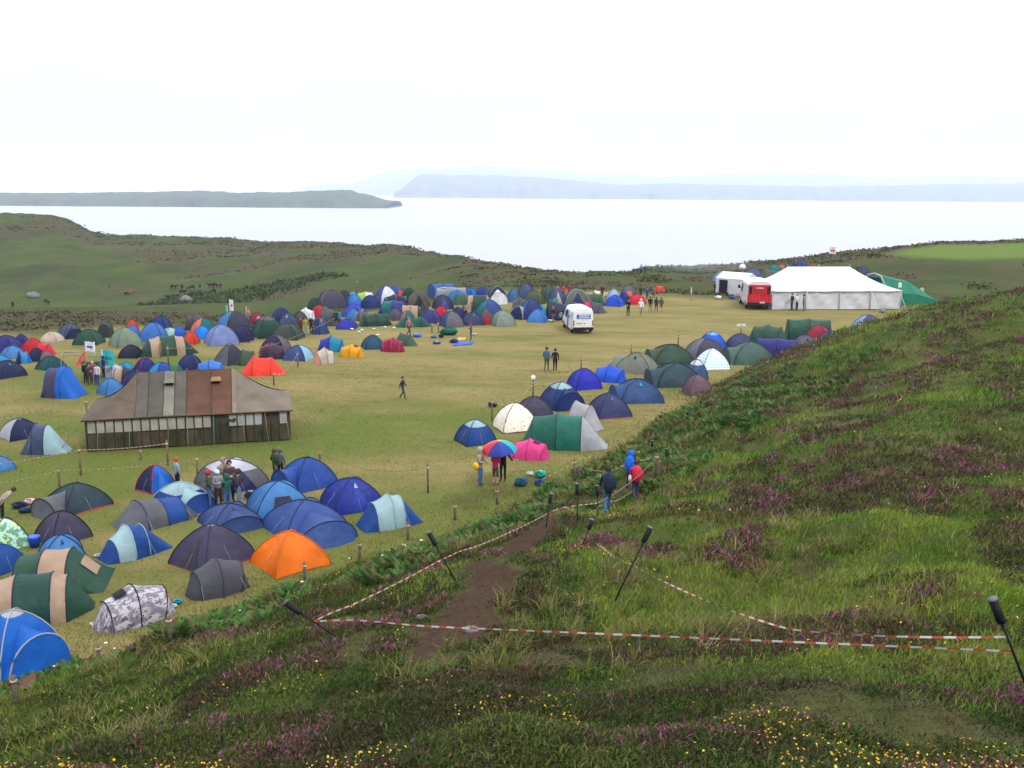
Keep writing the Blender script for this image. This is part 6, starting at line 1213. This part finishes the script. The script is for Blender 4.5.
for i, q in enumerate([(521, 486, 13, 13, (.012, .05, .09), 'dark blue rucksack lying on the grass by the umbrella group', (.02, .2, .35)), (541, 478, 10, 12, (.01, .25, .20), 'teal and white bag by the field gate', (.6, .6, .6)), (539, 485, 9, 8, (.015, .03, .16), 'round navy bag in front of the teal bag', None), (530, 476, 6, 7, (.5, .5, .52), 'small white carrier bag between the rucksacks', None), (493, 407, 9, 8, (.015, .02, .05), 'dark bag behind the sprig patterned dome', None),
     (19, 508, 13, 9, (.012, .014, .05), 'black navy holdall in the luggage pile', None), (30, 504, 10, 8, (.5, .3, .35), 'pink and white bag in the luggage pile', None), (38, 507, 9, 8, (.5, .52, .58), 'white sack at the end of the luggage pile', None), (28, 512, 14, 8, (.014, .03, .06), 'dark bag with a green edge in front of the luggage pile', (.03, .2, .1)), (178, 604, 8, 7, (.01, .22, .36), 'turquoise bag beside the dark half tunnel tent', None), (173, 608, 7, 5, (.5, .5, .53), 'white carrier bag beside the turquoise bag', None), (94, 626, 6, 4, (.5, .5, .5), 'white rag at the end of the camouflage tent', None), (62, 643, 4, 5, (.6, .6, .6), 'white bottle bag beside the bright blue dome', None), (98, 557, 7, 4, (.4, .4, .42), 'grey white bundle at the pale strip blue tent', None),
     (449, 335, 16, 12, (.008, .08, .05), 'heap of green tent fabric being packed up', None), (454, 343, 8, 6, (.02, .03, .14), 'navy bundle beside the spread groundsheet', None), (434, 338, 6, 4, (.02, .14, .36), 'light blue bag on the grass by the packing spot', None), (441, 338, 5, 5, (.012, .012, .016), 'black bag on the grass by the packing spot', None), (437, 344, 8, 4, (.02, .05, .16), 'navy and white bundle near the spread groundsheet', (.6, .6, .6)), (417, 337, 9, 5, (.03, .10, .5), 'blue bundle topped with a white bag', (.6, .6, .6)), (474, 335, 5, 3, (.45, .45, .45), 'white bag behind the packing person', None), (551, 322, 6, 4, (.55, .55, .56), 'white bags at the feet of the person near the van', None),
     (718, 299, 6, 5, (.55, .55, .58), 'white sack on the grass by the small white tent', None), (733, 299, 6, 4, (.02, .07, .4), 'blue bag on the grass by the small white tent', None), (738, 297, 7, 3, (.4, .14, .10), 'orange pink bag near the small white tent', None), (577, 474, 9, 10, (.10, .06, .07), 'brown and black bundle hung at the field gate post', None), (252, 498, 14, 12, (.015, .02, .07), 'navy bag with white bedding inside the grey igloo porch', (.5, .5, .5)), (259, 497, 9, 8, (.48, .48, .5), 'white bedding bundle in front of the grey igloo tent', None), (882, 313, 5, 6, (.2, .17, .2), 'grey pack showing above the heather crest', None)]): bag(*q[:6], c2=q[6], seed=i)
g = hit(35, 547); r = empty('storage_tub', (g.x, g.y, hz(g.x, g.y)+.04), 0, 'round blue plastic tub beside the plain dark grey dome', 'tub'); k = depth(g)/F; MB().lathe([(4.6*k, 0), (5.6*k, 8*k), (5.7*k, 9.5*k)], 16).build('tub', mat((.015, .04, .36), rough=.35, bump=0, nm='plastic'), r); MB().lathe([(5.8*k, 8.8*k), (5.8*k, 10.2*k), (4.8*k, 10.6*k)], 16).build('lid', mat((.03, .08, .45), rough=.35, bump=0, nm='plastic'), r)
def sheet(pxs, c, label, nm='groundsheet'):
    ps = [hit(*q) for q in pxs]; c0 = sum(ps, Vector())/4; r = MB().grid(quad(*[(p.x-c0.x, p.y-c0.y, hz(p.x, p.y)-c0.z+.06) for p in ps], 8, 5, 0, .012, 3)).build(nm, fabric(c), None); r.location = c0; meta(r, label, 'groundsheet')
sheet([(452, 346), (471, 345), (474, 342), (457, 342.5)], (.02, .09, .5), 'bright blue groundsheet spread out on the grass'); sheet([(457, 341), (465, 341), (466, 338), (458, 338)], (.5, .28, .06), 'yellow tan mat beside the spread groundsheet')
sheet([(14, 692), (34, 690), (37, 672), (20, 676)], (.13, .06, .035), 'brown mat in front of the bright blue dome door', 'mat')
for i, (px, py) in enumerate([(352, 330), (359, 333), (362, 331), (374, 330), (385, 328), (394, 329), (378, 336)]):
    g = hit(px, py); o = MB().blob((0, 0, .08), (.17, .14, .08), 7, 5, i, .3).build('litter', cloth((.5, .49, .46))); o.location = (g.x, g.y, hz(g.x, g.y)+.02); meta(o, 'scrap of pale litter lying on the trodden grass', 'litter', 'scraps of pale litter')
def rock(px, py, w, h, label, c=(.13, .135, .14), seed=1):
    g = hit(px, py); k = depth(g)/F; o = MB().blob((0, 0, h*k*.3), (w*k/2, w*k*.35, h*k*.7), 9, 7, seed, .22).build('rock', mat(c, rough=.9, var=.3, scale=3, bump=.6, bscale=5, nm='stone')); o.location = (g.x, g.y, hz(g.x, g.y)); meta(o, label, 'rock')
rock(33, 297, 14, 5, 'pale grey boulder in the pasture near the solitary cows'); rock(186, 301.5, 12, 6, 'grey boulder among the herd', seed=2); rock(471, 632, 16, 6, 'small grey stone on the dirt path', (.14, .12, .11), 3); rock(422, 619, 12, 5, 'dark stone at the edge of the dirt path', (.08, .065, .06), 4); rock(710, 647, 14, 4, 'flat grey stone in the grass by the long tape', (.12, .13, .11), 5)
def bike(px, py, label, yaw):
    g = hit(px, py); r = empty('bicycle', (g.x, g.y, hz(g.x, g.y)+.05), yaw, label, 'bicycle')
    for x in (-.5, .5):
        t = MB().tube([(x+.33*math.cos(a), 0, .33+.33*math.sin(a)) for a in np.linspace(0, 2*math.pi, 17)], .035, 5, cap=False).build('wheel', mat((.03, .03, .03), bump=0, nm='tyre'), r)
    MB().tube([(-.5, 0, .33), (-.15, 0, .8), (.35, 0, .8), (.5, 0, .33)], .03, 5).tube([(-.15, 0, .8), (-.05, 0, .3), (.35, 0, .75)], .03, 5).build('frame', mat((.3, .32, .36), bump=0, nm='paint'), r); MB().tube([(.33, 0, .75), (.3, 0, .98), (.3, -.25, 1.0)], .02, 5).tube([(.3, 0, 1.0), (.3, .25, 1.0)], .02, 5).build('handlebar', TORCH, r); MB().box((-.2, 0, .9), (.12, .06, .03)).build('saddle', TORCH, r)
bike(560.5, 321, 'bicycle propped between the black marquee tent and the white van', 1.1)
def smoke():
    p = hit(690, 276); mb = MB(); mb.blob((0, 0, 0), (11, 7, 2.0), 18, 10, 2, .16); m = D.materials.new('smoke'); m.use_nodes = True; nt = m.node_tree; nt.nodes.remove(nt.nodes['Principled BSDF']); v = N(nt, 'ShaderNodeVolumePrincipled'); v.inputs['Color'].default_value = (.8, .85, .95, 1)
    o_ = N(nt, 'ShaderNodeTexCoord').outputs['Object']; gr = N(nt, 'ShaderNodeVectorMath'); gr.operation = 'MULTIPLY'; gr.inputs[1].default_value = (1/11, 1/7, 1/2.0); nt.links.new(o_, gr.inputs[0]); ln = N(nt, 'ShaderNodeVectorMath'); ln.operation = 'LENGTH'; nt.links.new(gr.outputs[0], ln.inputs[0])
    f = ramp(nt, ln.outputs['Value'], .9, .1); mu = N(nt, 'ShaderNodeMath'); mu.operation = 'MULTIPLY'; nt.links.new(f, mu.inputs[0]); n2 = ramp(nt, noise(nt, o_, .22, 3), .35, .75); m2 = N(nt, 'ShaderNodeMath'); m2.operation = 'MULTIPLY'; m2.inputs[1].default_value = .10; nt.links.new(n2, m2.inputs[0]); nt.links.new(m2.outputs[0], mu.inputs[1]); nt.links.new(mu.outputs[0], v.inputs['Density'])
    nt.links.new(v.outputs[0], nt.nodes['Material Output'].inputs['Volume']); o = mb.build('smoke', m); o.location = (p.x, p.y-2, p.z+2.3); meta(o, 'thin blue campfire smoke drifting past the small white tent', 'smoke', None, 'stuff')
smoke()
